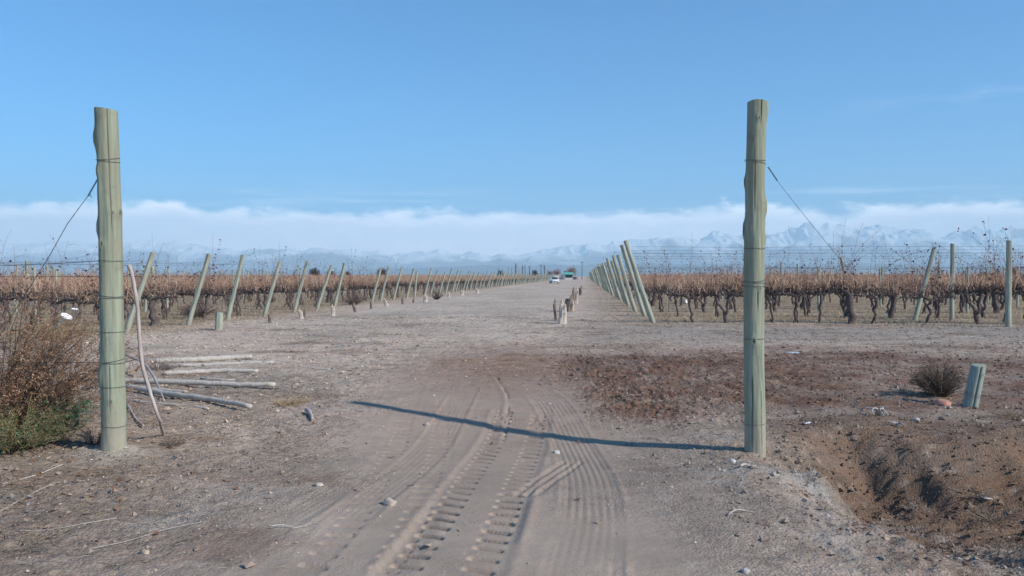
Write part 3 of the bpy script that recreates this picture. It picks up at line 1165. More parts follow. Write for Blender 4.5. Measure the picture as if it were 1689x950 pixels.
UL, UR = -12.2, 2.25
LEFT_Y = [21.0, 24.3, 27.2, 30.3, 33.1, 35.7, 38.6, 41.6, 45.1, 47.6, 50.5, 53.7, 56.6, 59.5, 62.7]
while LEFT_Y[-1] < 300:
    LEFT_Y.append(LEFT_Y[-1] + 3.05 + (len(LEFT_Y) % 3) * .1)
RIGHT_Y = [26.2, 30.0, 33.6, 36.9, 40.2]
while RIGHT_Y[-1] < 300:
    RIGHT_Y.append(RIGHT_Y[-1] + 3.3 + (len(RIGHT_Y) % 3) * .12)
LV = [row_v(Y, UL) for Y in LEFT_Y]
RV = [row_v(Y, UR) for Y in RIGHT_Y]
ROT = -math.atan2(.0924, .9957)       # the rows' x axis

post_protos = []
for q in range(5):
    o = round_post(2.6, .075, .066, 20 + q, nz=26, nt=18, wob=.012, knots=((1.1, q, .04), (1.9, q + 2, .035)), cracks=((4.4 + .2 * q, .6, 2.6, .010, .014),)).build('end_post', M_ROWPOST)
    post_protos.append(o)
PLACED = set()


def ragged(seed, mat, name='anchor_stump'):
    o = round_post(.62, .09, .075, seed, nz=20, nt=24, wob=.05, cracks=((4.6, .0, .62, .016, .04), (3.9, .1, .62, .012, .03)), knots=((.3, 4.9, .05),)).build(name, mat)
    r = np.random.RandomState(seed)
    for v in o.data.vertices:
        if v.co.z > .3:
            a = math.atan2(v.co.y, v.co.x)
            k = (v.co.z - .3) / .32
            v.co.z -= k * .16 * (math.sin(a * 1 + seed) * .6 + .4 * math.sin(a * 3 + seed * 2) + .4)
    return o


def put_mesh(proto, loc, rot, scale, label, cat, group):
    if proto.name in PLACED:
        o = proto.copy()
        C.objects.link(o)
    else:
        o = proto
        PLACED.add(proto.name)
    o.location = loc
    o.rotation_euler = rot
    o.scale = scale
    return tag(o, label, cat, group)


VN = {'L': 'vineyard behind the pole pile', 'R': 'vineyard behind the dug red soil'}
left_h = {0: (2.30, 19), 1: (2.30, 17.5), 2: (2.32, 13.5), 3: (2.2, 16), 4: (2.25, 15), 5: (2.15, 19), 6: (2.25, 14), 8: (2.1, 15), 12: (1.9, 5)}
for side, Vs, U, sgn in (('L', LV, UL, 1), ('R', RV, UR, -1)):
    for i, v in enumerate(Vs):
        if side == 'L' and i == 7:
            continue
        if side == 'L':
            h, le = left_h.get(i, (random.uniform(1.95, 2.3), random.uniform(13, 18)))
        else:
            h, le = (2.88, 18.5) if i == 0 else (2.84, 17.5) if i == 1 else (random.uniform(2.5, 2.9), random.uniform(16.5, 19.5))
        p = RU(U + random.uniform(-.12, .12) * (i > 1), v)
        p.z = land_z(p.x, p.y)
        thick = 1.0 if side == 'L' else 1.12
        s = h / 2.6
        put_mesh(post_protos[i % 5], p, (random.uniform(-.03, .03), math.radians(le) * sgn, ROT), (thick, thick, s),
                 '%s leaning end post along the track, %s' % (ordinal(i + 1), VN[side]), 'post',
                 'leaning row end posts, ' + VN[side])

# short anchor stumps on the track side of the end posts
M_OLD = wood_mat('rotten_wood', (.30, .25, .21), (.13, .10, .085), (.20, .16, .13), zs=3, rs=22, bump=.6)
stump_protos = [round_post(.62, .085, .08, 40, nz=16, nt=20, wob=.02, cracks=((4.6, .0, .62, .012, .03),)).build('anchor_stump', M_ROWPOST), ragged(41, M_GREY), ragged(43, M_OLD)]
for k, (px, py0, py1, th, le, pr, lab) in enumerate((
        (360, 545, 515, 12, 4, 0, 'squat greenish anchor stump in front of the third leaning post'),
        (445, 533, 517, 6, 0, 2, 'small faded anchor stump beside the fourth leaning post'),
        (497, 526, 511, 6, -10, 1, 'thin split anchor stump, twin of the one just beside it'),
        (502, 524, 509, 4, 3, 2, 'very thin stump standing tight beside a split stump'),
        (549, 521, 504, 6, 0, 1, 'pale upright anchor stump below the seventh leaning post'),
        (586, 515, 500, 5, -14, 2, 'crooked anchor stump under a tangle of prunings'),
        (612, 510, 494, 4, 0, 2, 'dark narrow anchor stump at the foot of a leaning post'),
        (638, 505, 492, 5, -22, 1, 'tilted pale anchor stump leaning back to the vines'),
        (664, 502, 489, 3, 0, 2, 'slim anchor stump standing alone on the track verge'),
        (682, 500, 492, 3, 0, 2, 'tiny dark anchor stump on the track verge'),
        (702, 498, 486, 6, -5, 1, 'broad pale anchor stump on the track verge'),
        (740, 490, 483, 4, 0, 1, 'small anchor stump past the broad pale one'),
        (762, 487, 479, 5, 0, 1, 'pale anchor stump further down the row ends'),
        (787, 484, 476, 5, 0, 1, 'far pale anchor stump near the merging posts'))):
    p = P(px, py0)
    m = p.y / FPX
    th_ = th * m / .165
    put_mesh(stump_protos[pr], p, (0, math.radians(le), random.uniform(0, 1)), (th_, th_, (py0 - py1) * m / .62), lab, 'stump', 'anchor stumps at the row ends')
for k, (px, py0, py1, th, le, pr, lab) in enumerate((
        (927, 534, 499, 12, 2, 1, 'pale split stump standing at the track edge, nearest of its line'),
        (917, 529, 497, 5, -6, 2, 'thin grey stump pressed against the pale split stump'),
        (938, 514, 489, 12, 5, 2, 'ragged dark stump second in the line at the track edge'),
        (944, 513, 490, 5, -3, 1, 'bleached stump beside the ragged dark one'),
        (950, 501, 477, 5, 4, 1, 'tall thin pale stump third in the line at the track edge'),
        (946, 497, 476, 4, -2, 2, 'dark-topped thin stump just behind the pale one'),
        (957, 487, 473, 5, 3, 2, 'small dark stump at the far end of the line along the track edge'))):
    p = P(px, py0)
    m = p.y / FPX
    th_ = th * m / .165
    put_mesh(stump_protos[pr], p, (0, math.radians(le), random.uniform(0, 1)), (th_, th_, (py0 - py1) * m / .62), lab, 'stump', 'stumps along the track edge')

# straight line posts inside the rows
line_post = round_post(2.3, .06, .055, 60, nz=20, nt=16, wob=.01, cracks=((4.6, .5, 2.3, .008, .012),)).build('line_post', M_ROWPOST)
specials = [(1663, 539, 397, 9, 0, 'stout grey-green upright post nearest the frame edge in the first vine row'),
            (1570, 528, 402, 7, 0, 'slim upright post just beyond the leaning one among the vines'),
            (1509, 528, 410, 7, 15.5, 'weathered post tilted away from the vines beside the Y-shaped trunk'),
            (1548, 505, 432, 4, 0, 'thin upright post seen behind the slim upright one'),
            (1405, 503, 424, 4, -14, 'thin dark stake leaning over the thickest vine trunk'),
            (45, 505, 430, 6, 0, 'upright trellis post between the vines above the brown shrub'),
            (78, 498, 438, 5, 0, 'pale trellis post behind the guy wire'),
            (252, 512, 438, 6, 0, 'pale upright trellis post behind the first leaning post'),
            (1315, 495, 435, 3, 0, 'small upright trellis post beyond the tall gate post'),
            (1288, 494, 434, 3, 0, 'faint upright trellis post close to the tall gate post')]
for px, py0, py1, th, le, lab in specials:
    p = P(px, py0)
    m = p.y / FPX
    put_mesh(line_post, p, (0, math.radians(le), .1), (th * m / .115, th * m / .115, (py0 - py1) * m / 2.3 / math.cos(math.radians(le))), lab, 'post', 'trellis posts inside the vine rows')
for side, Vs, U, sg in (('L', LV, UL, -1), ('R', RV, UR, 1)):
    for i, v in enumerate(Vs[1:16]):
        for j in range(1, 7):
            p = RU(U + sg * (j * 6.3 + random.uniform(-.3, .3) + (i % 3)), v)
            if abs(p.x) > .66 * p.y or (side == 'R' and i == 0):
                continue
            s = random.uniform(.78, .9)
            put_mesh(line_post, p, (random.uniform(-.03, .03), random.uniform(-.03, .03), random.uniform(0, 6)), (.8, .8, s),
                     '%s upright trellis post in %s row, %s' % (ordinal(j), ordinal(i + 2), VN[side]), 'post', 'trellis posts inside the vine rows')
# thin iron stake
p = P(1103, 518)
tag(MB().tubes([[p.x, p.y, -.1], [p.x + .01, p.y, 1.0], [p.x, p.y, 2.05]], .012, 6, (.10, .08, .08)).build('iron_stake', M_WIRE), 'thin dark iron stake standing in the first vine row', 'stake')

# wires of the first rows
HTS = {'L': (1.1, 1.55, 1.95), 'R': (1.05, 1.85, 2.3, 2.52)}
nm = {0: 'lowest', 1: 'second', 2: 'third', 3: 'topmost'}
for side, Vs, U, sg in (('L', LV, UL, -1), ('R', RV, UR, 1)):
    for i, v in enumerate(Vs[:3]):
        for k, hgt in enumerate(HTS[side]):
            le = .30 * hgt * -sg
            a = RU(U + le * .95, v)
            span = min(.75 * a.y + 4, 60)
            mb = MB()
            n = int(span // 6) + 1
            pts = []
            for j in range(n * 6 + 1):
                t = j / (n * 6)
                q = RU(U + le * .95 * (1 - min(1, t * n)) + sg * span * t, v)
                q.z = hgt - .03 * abs(math.sin(math.pi * t * n)) + .01 * math.sin(j)
                pts.append(q)
            mb.tubes(np.array(pts), .0036, 4, (.12, .12, .12))
            tag(mb.build('trellis_wire', M_WIRE), '%s trellis wire of %s row, %s' % (nm[k], ordinal(i + 1), VN[side]), 'trellis wire', 'trellis wires along the vine rows')


# ------------------------------------------------------------------ grapevines
CANE_COLS = np.array([(.58, .38, .26), (.46, .29, .20), (.66, .48, .35), (.34, .20, .15), (.52, .35, .25)])
BARKC = np.array([.105, .085, .08])


def vine_parts(seed, style):
    """style: 'normal', 'thick', 'fork', 'lean', 'tall'; returns builders trunk, cordon, canes, dry_leaves"""
    r = np.random.RandomState(seed)
    rg = np.random.default_rng(seed)
    tr, co, ca, lv = MB(), MB(), MB(), MB()
    H = r.uniform(.82, .92)

    def gnarl(p0, p1, r0, r1, n=7, amp=.04, sides=8):
        t = np.linspace(0, 1, n)[:, None]
        w = np.array(p0) * (1 - t) + np.array(p1) * t
        w[1:-1] += r.normal(size=(n - 2, 3)) * amp
        rr = np.interp(t[:, 0], [0, .12, .8, 1], [r0 * 1.35, r0, r1, r1 * 1.15]) * r.uniform(.85, 1.2, n)
        return w, rr, sides
    tops = []
    if style == 'thick':
        w, rr, s = gnarl((0, 0, -.1), (r.uniform(-.1, .1), 0, H), .115, .10, 8, .025, 10)
        tr.tubes(w, rr, s, BARKC)
        tops.append(w[-1])
        w2, rr, s = gnarl((.06, .02, .0), (-.12, .03, H), .05, .04)
        tr.tubes(w2, rr, s, BARKC * .8)
    elif style == 'fork':
        w, rr, s = gnarl((.15, 0, -.1), (.05, 0, .35), .07, .06, 5, .02)
        tr.tubes(w, rr, s, BARKC)
        w1, rr, s = gnarl((.05, 0, .3), (-.22, 0, H), .05, .045)
        tr.tubes(w1, rr, s, BARKC)
        w2, rr, s = gnarl((.07, 0, .3), (.28, 0, H), .05, .045)
        tr.tubes(w2, rr, s, BARKC)
        tops += [w1[-1], w2[-1]]
    else:
        lx = r.uniform(-.38, .38) if style == 'lean' else r.uniform(-.12, .12)
        w, rr, s = gnarl((0, 0, -.1), (lx, r.uniform(-.05, .05), H), r.uniform(.038, .06), r.uniform(.035, .05), 8, .035)
        tr.tubes(w, rr, s, BARKC)
        tops.append(w[-1])
        if r.rand() < .4:
            w, rr, s = gnarl((.1, .05, -.05), (lx * .5, .02, H * .9), .028, .025)
            tr.tubes(w, rr, s, BARKC * .8)
    # arms along the wire
    tx = np.mean([t_[0] for t_ in tops])
    for sg in (-1, 1):
        n = 10
        x = np.linspace(0, .85, n)
        w = np.stack([tx * np.linspace(1, 0, n) + sg * x, r.normal(size=n) * .02, H + .10 * sst(x, 0, .3) + r.normal(size=n) * .022], -1)
        w[0] = tops[-1] if sg > 0 else tops[0]
        co.tubes(w, np.linspace(.048, .026, n) * r.uniform(.8, 1.25, n), 6, BARKC * .95)
    # spurs: stubby dark tangle round the arms
    ns = 85
    sx = r.uniform(-.85, .85, ns)
    b = np.stack([sx, r.normal(size=ns) * .03, H + .1 + r.normal(size=ns) * .03], -1)
    e = b + np.stack([r.normal(size=ns) * .09, r.normal(size=ns) * .07, r.uniform(-.09, .26, ns)], -1)
    m_ = (b + e) / 2 + r.normal(size=(ns, 3)) * .02
    co.tubes(np.stack([b, m_, e], 1), np.stack([np.full(ns, .017), np.full(ns, .013), np.full(ns, .009)], 1), 4, BARKC * r.uniform(.7, 1.4, (ns, 1)))
    # canes: last summer's shoots
    nc = r.randint(34, 54)
    cx = r.uniform(-.88, .88, nc)
    L_ = r.uniform(.22, .80, nc) * r.uniform(.8, 1.1)
    k = 5
    t = np.linspace(0, 1, k)
    sway = r.normal(size=nc) * .16
    sy = r.normal(size=nc) * .14
    W = np.zeros((nc, k, 3))
    W[:, :, 0] = cx[:, None] + sway[:, None] * t ** 1.4 + .02 * r.normal(size=(nc, k)) * t
    W[:, :, 1] = r.normal(size=nc)[:, None] * .03 + sy[:, None] * t
    W[:, :, 2] = H + .12 + L_[:, None] * t * (1 - .10 * t * np.abs(sway)[:, None] * 4)
    cc = CANE_COLS[r.randint(0, 5, nc)] * r.uniform(.75, 1.2, (nc, 1))
    ca.tubes(W, np.interp(t, [0, 1], [.0068, .0038])[None, :], 3, cc)
    # side shoots
    m2 = 70
    pick = r.randint(0, nc, m2)
    kk = r.randint(1, 4, m2)
    s0 = W[pick, kk]
    s1 = s0 + np.stack([r.normal(size=m2) * .12, r.normal(size=m2) * .08, r.uniform(-.03, .16, m2)], -1)
    ca.tubes(np.stack([s0, (s0 + s1) / 2 + r.normal(size=(m2, 3)) * .01, s1], 1), np.array([[.0045, .004, .003]]), 3, cc[pick])
    nlong = {'tall': 12, 'fork': 5, 'thick': 6}.get(style, 2)
    far_leaf = []
    for q in range(nlong):
        x0 = r.uniform(-.7, .7)
        Lq = r.uniform(.6, 1.5) if r.rand() < .6 else r.uniform(1.4, 2.3)
        a = r.normal() * .45
        t = np.linspace(0, 1, 12)
        hz = H + .15 + Lq * t * (1 - .30 * t * abs(a))
        w = np.stack([x0 + a * Lq * t ** 1.6 + .03 * np.sin(t * 9 + q), .1 * r.normal() * t + .02 * np.sin(t * 7), hz], -1)
        ca.tubes(w, np.linspace(.0075, .003, 12), 3, (.21, .14, .12))
        for z_ in range(3):
            j = r.randint(4, 11)
            e_ = w[j] + np.array([r.normal() * .2, r.normal() * .1, r.uniform(-.15, .25)])
            ca.tubes(np.array([w[j], (w[j] + e_) / 2 + r.normal(size=3) * .02, e_]), (.0035, .003, .002), 3, (.20, .13, .11))
            if r.rand() < .22:
                far_leaf.append(e_)
        if r.rand() < .22:
            for z_ in range(7):
                far_leaf.append(w[r.randint(5, 12)] + r.normal(size=3) * .03)
    # curled leaves still hanging among the canes
    nl = 60
    pick = r.randint(0, nc, nl)
    kk = r.randint(0, 4, nl)
    lc = W[pick, kk] + r.normal(size=(nl, 3)) * .035
    lcol = np.array([(.44, .26, .16), (.38, .21, .13), (.50, .34, .22), (.24, .13, .10)])[r.randint(0, 4, nl)] * r.uniform(.8, 1.15, (nl, 1))
    lv.leaves(lc, r.uniform(.018, .038, nl), lcol, rng=rg)
    if far_leaf:
        far_leaf = np.array(far_leaf)
        lv.leaves(far_leaf, r.uniform(.03, .05, len(far_leaf)), (.12, .055, .055), rng=rg, aspect=.8)
    return tr, co, ca, lv


STYLES = ['normal', 'normal', 'lean', 'thick', 'fork', 'lean', 'tall', 'tall', 'normal', 'tall']
PROTO_PARTS = []
vine_protos = []
for q, stl in enumerate(STYLES):
    parts = vine_parts(100 + q, stl)
    root = empty('grapevine')
    for nm_, mb, mt in zip(('trunk', 'cordon', 'canes', 'dry_leaves'), parts, (M_BARK, M_BARK, M_CANE, M_LEAF)):
        mb.build(nm_, mt, root)
    vine_protos.append(root)
DESC = ['straight-trunked', 'slim-trunked', 'slanting-trunked', 'thick-trunked', 'forked', 'crooked', 'long-caned', 'wild-caned', 'narrow-trunked', 'whip-topped']


def lite_vine(seed):
    r = np.random.RandomState(seed)
    rg = np.random.default_rng(seed)
    mb = MB()
    H = .85
    lx = r.uniform(-.2, .2)
    mb.tubes(np.array([[0, 0, -.05], [lx * .3 + .03, 0, .4], [lx, 0, H]]), (.055, .045, .05), 5, BARKC, cap=False)
    mb.tubes(np.array([[-.9, 0, H + .1], [-.4, .02, H + .06], [lx, 0, H], [.4, 0, H + .08], [.9, 0, H + .1]]), .04, 4, BARKC)
    n = 26
    b = np.stack([r.uniform(-.85, .85, n), r.normal(size=n) * .03, np.full(n, H + .1)], -1)
    e = b + np.stack([r.normal(size=n) * .1, r.normal(size=n) * .07, r.uniform(-.1, .18, n)], -1)
    mb.tubes(np.stack([b, e], 1), np.array([[.018, .01]]), 3, BARKC)
    n = 36
    b = np.stack([r.uniform(-.9, .9, n), r.normal(size=n) * .05, np.full(n, H + .12)], -1)
    e = b + np.stack([r.normal(size=n) * .16, r.normal(size=n) * .12, r.uniform(.35, .75, n)], -1)
    mb.tubes(np.stack([b, e], 1), np.array([[.008, .005]]), 3, CANE_COLS[r.randint(0, 5, n)] * .95)
    n = 36
    c = np.stack([r.uniform(-.9, .9, n), r.normal(size=n) * .08, H + .12 + r.uniform(.05, .6, n)], -1)
    mb.leaves(c, r.uniform(.03, .05, n), np.array([.42, .27, .18]) * r.uniform(.7, 1.2, (n, 1)), rng=rg)
    return mb.arrays()


# the first rows' vines stand where the photograph shows their trunks
spots = []       # (u, v, side, row, index, proto, scale, mirrored)
front = [(1143, 8), (1192, 4), (1240, 0), (1275, 5), (1312, 1), (1352, 7), (1405, 3), (1440, 2), (1530, 6), (1606, 4), (1660, 9), (1695, 6), (1760, 7)]
for i, v in enumerate(RV):
    if i == 0:
        for j, (px, pr) in enumerate(front):
            k = (px - CXP) / FPX
            # point on the row line: u = .9957 X - .0924 Y, v fixed
            Y = v / (.0924 * k + .9957)
            spots.append((.9957 * k * Y - .0924 * Y, v, 'R', 0, j + 1, pr))
        continue
    u = UR + .9 + random.uniform(0, .4)
    j = 0
    while u < 75:
        j += 1
        spots.append((u, v + random.uniform(-.06, .06), 'R', i, j, None))
        u += random.uniform(1.35, 1.7)
for i, v in enumerate(LV):
    u = UL - (.95 if i else .4) - random.uniform(0, .4)
    j = 0
    while u > -95:
        j += 1
        spots.append((u, v + random.uniform(-.06, .06), 'L', i, j, 3 if (i == 1 and j == 1) else None))
        u -= random.uniform(1.35, 1.7)
vis = []
for s in spots:
    p = RU(s[0], s[1])
    if abs(p.x) < .66 * p.y + 1.2:
        vis.append((p.y, s, p))
vis.sort(key=lambda a: a[0])
N_IND = 296
used = set()
for dist, s, p in vis[:N_IND]:
    u, v, side, row, idx, pr = s
    if pr is None:
        pr = random.choice([0, 1, 2, 3, 5, 8, 9, 4, 6 if side == 'R' else 1])
    if pr in used:
        root = copy_tree(vine_protos[pr])
    else:
        root = vine_protos[pr]
        used.add(pr)
    p.z = land_z(p.x, p.y)
    root.location = p
    root.rotation_euler = (0, 0, ROT + (math.pi if random.random() < .5 and s[5] is None else 0))
    sc = random.uniform(.94, 1.06)
    root.scale = (sc * 1.0, sc, sc * random.uniform(.90, 1.10) * (1.02 if side == 'R' else .95))
    tag(root, '%s leafless vine, %s from the track, %s row, %s' % (DESC[pr], ordinal(idx), ordinal(row + 1), VN[side]),
        'grapevine', 'leafless grapevines in the ' + VN[side])
for q, rt in enumerate(vine_protos):
    if q not in used:
        for ch in list(rt.children):
            bpy.data.objects.remove(ch)
        bpy.data.objects.remove(rt)

# the thousands of vines behind them read as one mass
lite = [lite_vine(500 + q) for q in range(8)]
rest = vis[N_IND:]
Vs_, Qs_, Ts_, Ks_, n0 = [], [], [], [], 0
for dist, s, p in rest:
    V, Q, T, K = lite[random.randrange(8)]
    if dist > 130 and random.random() < .25:
        continue
    c_, s_ = math.cos(ROT), math.sin(ROT)
    m = -1 if random.random() < .5 else 1
    sz = random.uniform(.86, 1.12) * (1.03 if s[2] == 'R' else .96)
    W = np.stack([m * V[:, 0] * c_ - m * V[:, 1] * s_ + p.x, m * V[:, 0] * s_ + m * V[:, 1] * c_ + p.y, V[:, 2] * sz], -1)
    Vs_.append(W)
    Qs_.append(Q + n0)
    Ts_.append(T + n0)
    Ks_.append(K * random.uniform(.85, 1.12))
    n0 += len(V)
o = mesh_np('vineyard', np.concatenate(Vs_), np.concatenate(Qs_), np.concatenate(Ts_), M_CANE, None, True, np.concatenate(Ks_))
tag(o, 'far rows of leafless orange-brown grapevines stretching to the horizon', 'vineyard', kind='stuff')

# white guards round young vines, white litter
def cup(name, p, r0, r1, h, tilt, label, cat, mat=M_PLASTIC):
    th = np.linspace(0, 2 * np.pi, 18, endpoint=False)
    prof = [(r0 * .9, 0), (r0, .0), (r1, h), (r1 * 1.12, h), (r1 * 1.12, h * .95), (r1 * .93, h * .98), (r0 * .9, .01)]
    V = np.array([[r * math.cos(t), r * math.sin(t), z] for r, z in prof for t in th])
    n = len(prof)
    a = np.arange(n * 18).reshape(n, 18)
    b = np.roll(a, -1, axis=1)
    Q = np.stack([a[:-1], b[:-1], b[1:], a[1:]], -1).reshape(-1, 4)
    V = np.concatenate([V, [[0, 0, .006]]])
    T = [(n * 18, (n - 1) * 18 + i, (n - 1) * 18 + (i + 1) % 18) for i in range(18)]
    o = mesh_np(name, V, Q, T, mat, None, True)
    o.location = p
    o.rotation_euler = tilt
    return tag(o, label, cat)


p = P(1195, 515)
cup('plant_guard', Vector((p.x, p.y, .42)), .055, .06, .55, (0, .12, 0), 'white plastic tube guard on a vine trunk beside the gate post', 'plant guard')
p = P(101, 541)
cup('plastic_container', p + Vector((0, 0, .08)), .11, .15, .34, (.3, .55, .3), 'wide white plastic container tipped over behind the shrub', 'container')
p = P(121, 531)
cup('plastic_tube', p + Vector((0, 0, .04)), .06, .10, .42, (.1, .2, 0), 'narrow white flared tube standing beside the tipped container', 'tube')
p = P(1127, 500)
cup('plastic_container', p + Vector((0, 0, .06)), .08, .1, .2, (1.3, .5, .8), 'small white container lying under the vines near the iron stake', 'container')


# ------------------------------------------------------------------ shrubs
def shrub(name, base, n, H, spread_, stem_col, leaf_cols, leaf_n, leaf_s, label, cat, seed, lean=(0, 0), sub=9, rad=.006, aspect=.3, droop=.35, foliage='foliage'):
    r = np.random.RandomState(seed)
    rg = np.random.default_rng(seed)
    root = empty(name, base)
    k = 7
    t = np.linspace(0, 1, k)
    ang = r.uniform(0, 2 * np.pi, n)
    out = spread_ * np.sqrt(r.uniform(.02, 1, n))
    hh = H * (1 - .55 * (out / spread_) ** 2) * r.uniform(.6, 1.08, n)
    W = np.zeros((n, k, 3))
    W[:, :, 0] = (np.cos(ang) * .12 * spread_)[:, None] + (np.cos(ang) * out)[:, None] * t ** 1.1 + lean[0] * t * hh[:, None]
    W[:, :, 1] = (np.sin(ang) * .12 * spread_)[:, None] + (np.sin(ang) * out)[:, None] * t ** 1.1 + lean[1] * t * hh[:, None]
    W[:, :, 2] = -.03 + hh[:, None] * (t * (1 + droop) - droop * t ** 2.4)
    W += r.normal(size=W.shape) * .02 * t[None, :, None] * H
    st = MB()
    sc = np.array(stem_col) * r.uniform(.7, 1.3, (n, 1))
    st.tubes(W, rad * np.linspace(1, .35, k)[None, :], 4, sc)
    m = n * sub
    pick = r.randint(0, n, m)
    kk = r.randint(2, k, m)
    s0 = W[pick, kk]
    d = r.normal(size=(m, 3)) * .5 + np.stack([np.cos(ang[pick]), np.sin(ang[pick]), np.ones(m) * .9], -1) * .6
    d /= np.linalg.norm(d, axis=1, keepdims=True)
    Ls = r.uniform(.06, .20, m) * H * .9
    s2 = s0 + d * Ls[:, None]
    s2[:, 2] = np.maximum(s2[:, 2], .01)
    s1 = (s0 + s2) / 2 + r.normal(size=(m, 3)) * .012
    tw = np.stack([s0, s1, s2], 1)
    st.tubes(tw, rad * np.array([[.42, .33, .2]]), 3, sc[pick] * 1.15)
    st.build('stems', M_TWIG, root)
    q = r.randint(0, m, leaf_n)
    f = r.uniform(.2, 1.05, leaf_n)[:, None]
    c = s0[q] + (s2[q] - s0[q]) * f + r.normal(size=(leaf_n, 3)) * .008
    c[:, 2] = np.maximum(c[:, 2], .01)
    lc = leaf_cols(c, r) if callable(leaf_cols) else np.array(leaf_cols)[r.randint(0, len(leaf_cols), leaf_n)]
    lf = MB()
    lf.leaves(c, r.uniform(.6, 1.3, leaf_n) * leaf_s, lc * r.uniform(.7, 1.25, (leaf_n, 1)), aspect=aspect, rng=rg)
    lf.build(foliage, M_SCRUB, root)
    return tag(root, label, cat)


bp_ = P(28, 742)
BR = [(.40, .20, .12), (.28, .14, .09), (.48, .28, .17), (.17, .10, .075), (.36, .28, .15), (.54, .42, .30)]
shrub('dry_shrub', Vector((bp_.x - .55, bp_.y + .45, land_z(bp_.x, bp_.y + .5))), 330, 1.36, 1.12, (.24, .155, .11), BR, 30000, .013, 'tall brown dried shrub standing beside the gate post', 'shrub', 3, lean=(.05, .0), sub=16, rad=.0048)
shrub('green_shrub', Vector((bp_.x - .02, bp_.y - .02, bp_.z)), 170, .50, .52, (.26, .22, .12), [(.07, .16, .07), (.13, .19, .08), (.05, .15, .08), (.30, .28, .14), (.30, .18, .11), (.10, .22, .11), (.34, .24, .15), (.24, .15, .10)], 11000, .0115,
      'low feathery green shrub at the foot of the brown one', 'shrub', 5, lean=(.1, -.1), sub=14, rad=.004)
pp = P(95, 700)
shrub('green_shrub', Vector((pp.x + .06, pp.y - .15, land_z(pp.x, pp.y - .15))), 90, .46, .34, (.12, .15, .07), [(.05, .24, .13), (.06, .27, .15), (.13, .24, .12)], 9000, .0105,
      'small bright green clump nearest the gate post foot', 'shrub', 6, sub=12, rad=.0035)
pp = P(95, 560)
shrub('straw_bush', Vector((pp.x, pp.y, 0)), 90, .55, .9, (.30, .22, .11), [(.34, .25, .12), (.28, .2, .1), (.38, .28, .14)], 2500, .018, 'loose yellow straw weed behind the brown shrub', 'weed', 7, sub=6, rad=.005)
pp = P(1552, 655)
shrub('dry_bush', pp, 150, .52, .30, (.13, .10, .08), [(.15, .115, .085), (.21, .165, .11), (.11, .085, .07)], 4500, .010, 'round dark dry bush beside the short blue-green stump', 'bush', 8, sub=9, rad=.0045, lean=(-.1, 0))
pp = P(158, 733)
shrub('dry_tuft', pp, 55, .19, .15, (.22, .18, .15), [(.25, .2, .16), (.2, .16, .13)], 300, .008, 'grey dry tuft against the foot of the gate post', 'tuft', 9, sub=5, rad=.003)
pp = P(283, 737)
shrub('dry_tuft', pp, 60, .12, .10, (.20, .16, .13), [(.22, .17, .13)], 260, .007, 'small grey tuft at the foot of the leaning branch', 'tuft', 10, sub=5, rad=.0025)
pp = P(478, 668)
shrub('straw_tuft', pp, 60, .14, .22, (.42, .31, .17), [(.42, .31, .18)], 300, .01, 'pale straw tuft by itself in front of the pole pile', 'tuft', 11, sub=4, rad=.003)
pp = P(325, 524)
shrub('pruning_heap', pp, 160, .62, .75, (.15, .115, .10), [(.16, .12, .10)], 600, .02, 'dark heap of vine prunings under the second row', 'heap', 12, sub=6, rad=.008)
pp = P(583, 503)
shrub('pruning_heap', pp, 90, .8, .7, (.13, .10, .09), [(.16, .12, .10)], 300, .02, 'tangle of prunings behind a crooked stump', 'heap', 13, sub=6, rad=.01)
pp = P(720, 494)
shrub('dark_weed', pp, 60, .7, .5, (.07, .06, .055), [(.08, .07, .06)], 200, .02, 'small dark weed clump at the track verge', 'weed', 14, sub=5, rad=.01)
pp = P(262, 612)
shrub('dry_tuft', pp, 60, .26, .35, (.15, .12, .105), [(.17, .13, .11)], 300, .012, 'dark dry tuft behind the leaning branch at the pile end', 'tuft', 15, sub=5, rad=.004)
pp = P(1675, 690)
shrub('dry_tuft', pp, 60, .13, .25, (.26, .19, .12), [(.28, .2, .12)], 300, .01, 'brownish tuft beyond the short stump on the bank', 'tuft', 16, sub=4, rad=.003)
pp = P(1512, 842)
shrub('silvery_sprig', pp, 26, .12, .12, (.42, .38, .31), [(.4, .36, .3)], 120, .008, 'pale little sprig growing at the burrow mouth', 'sprig', 17, sub=4, rad=.0025)
for k_, (px, py, hh, ww, lab) in enumerate(((1640, 860, .20, .30, 'straw clump in the ditch below the bank'), (1600, 815, .12, .2, 'dark twiggy clump under the white litter'), (1675, 920, .16, .2, 'grey dead sprigs at the ditch corner'),
                                           (60, 830, .10, .3, 'grey dead twigs on the litter below the green shrub'), (20, 905, .12, .35, 'tangled dry stalks in the frame corner by the leaf litter'))):
    pp = P(px, py)
    shrub('dead_weed', pp, 60, hh, ww, (.30, .25, .20), [(.3, .24, .17), (.24, .19, .15)], 260, .009, lab, 'weed', 30 + k_, sub=4, rad=.0028)


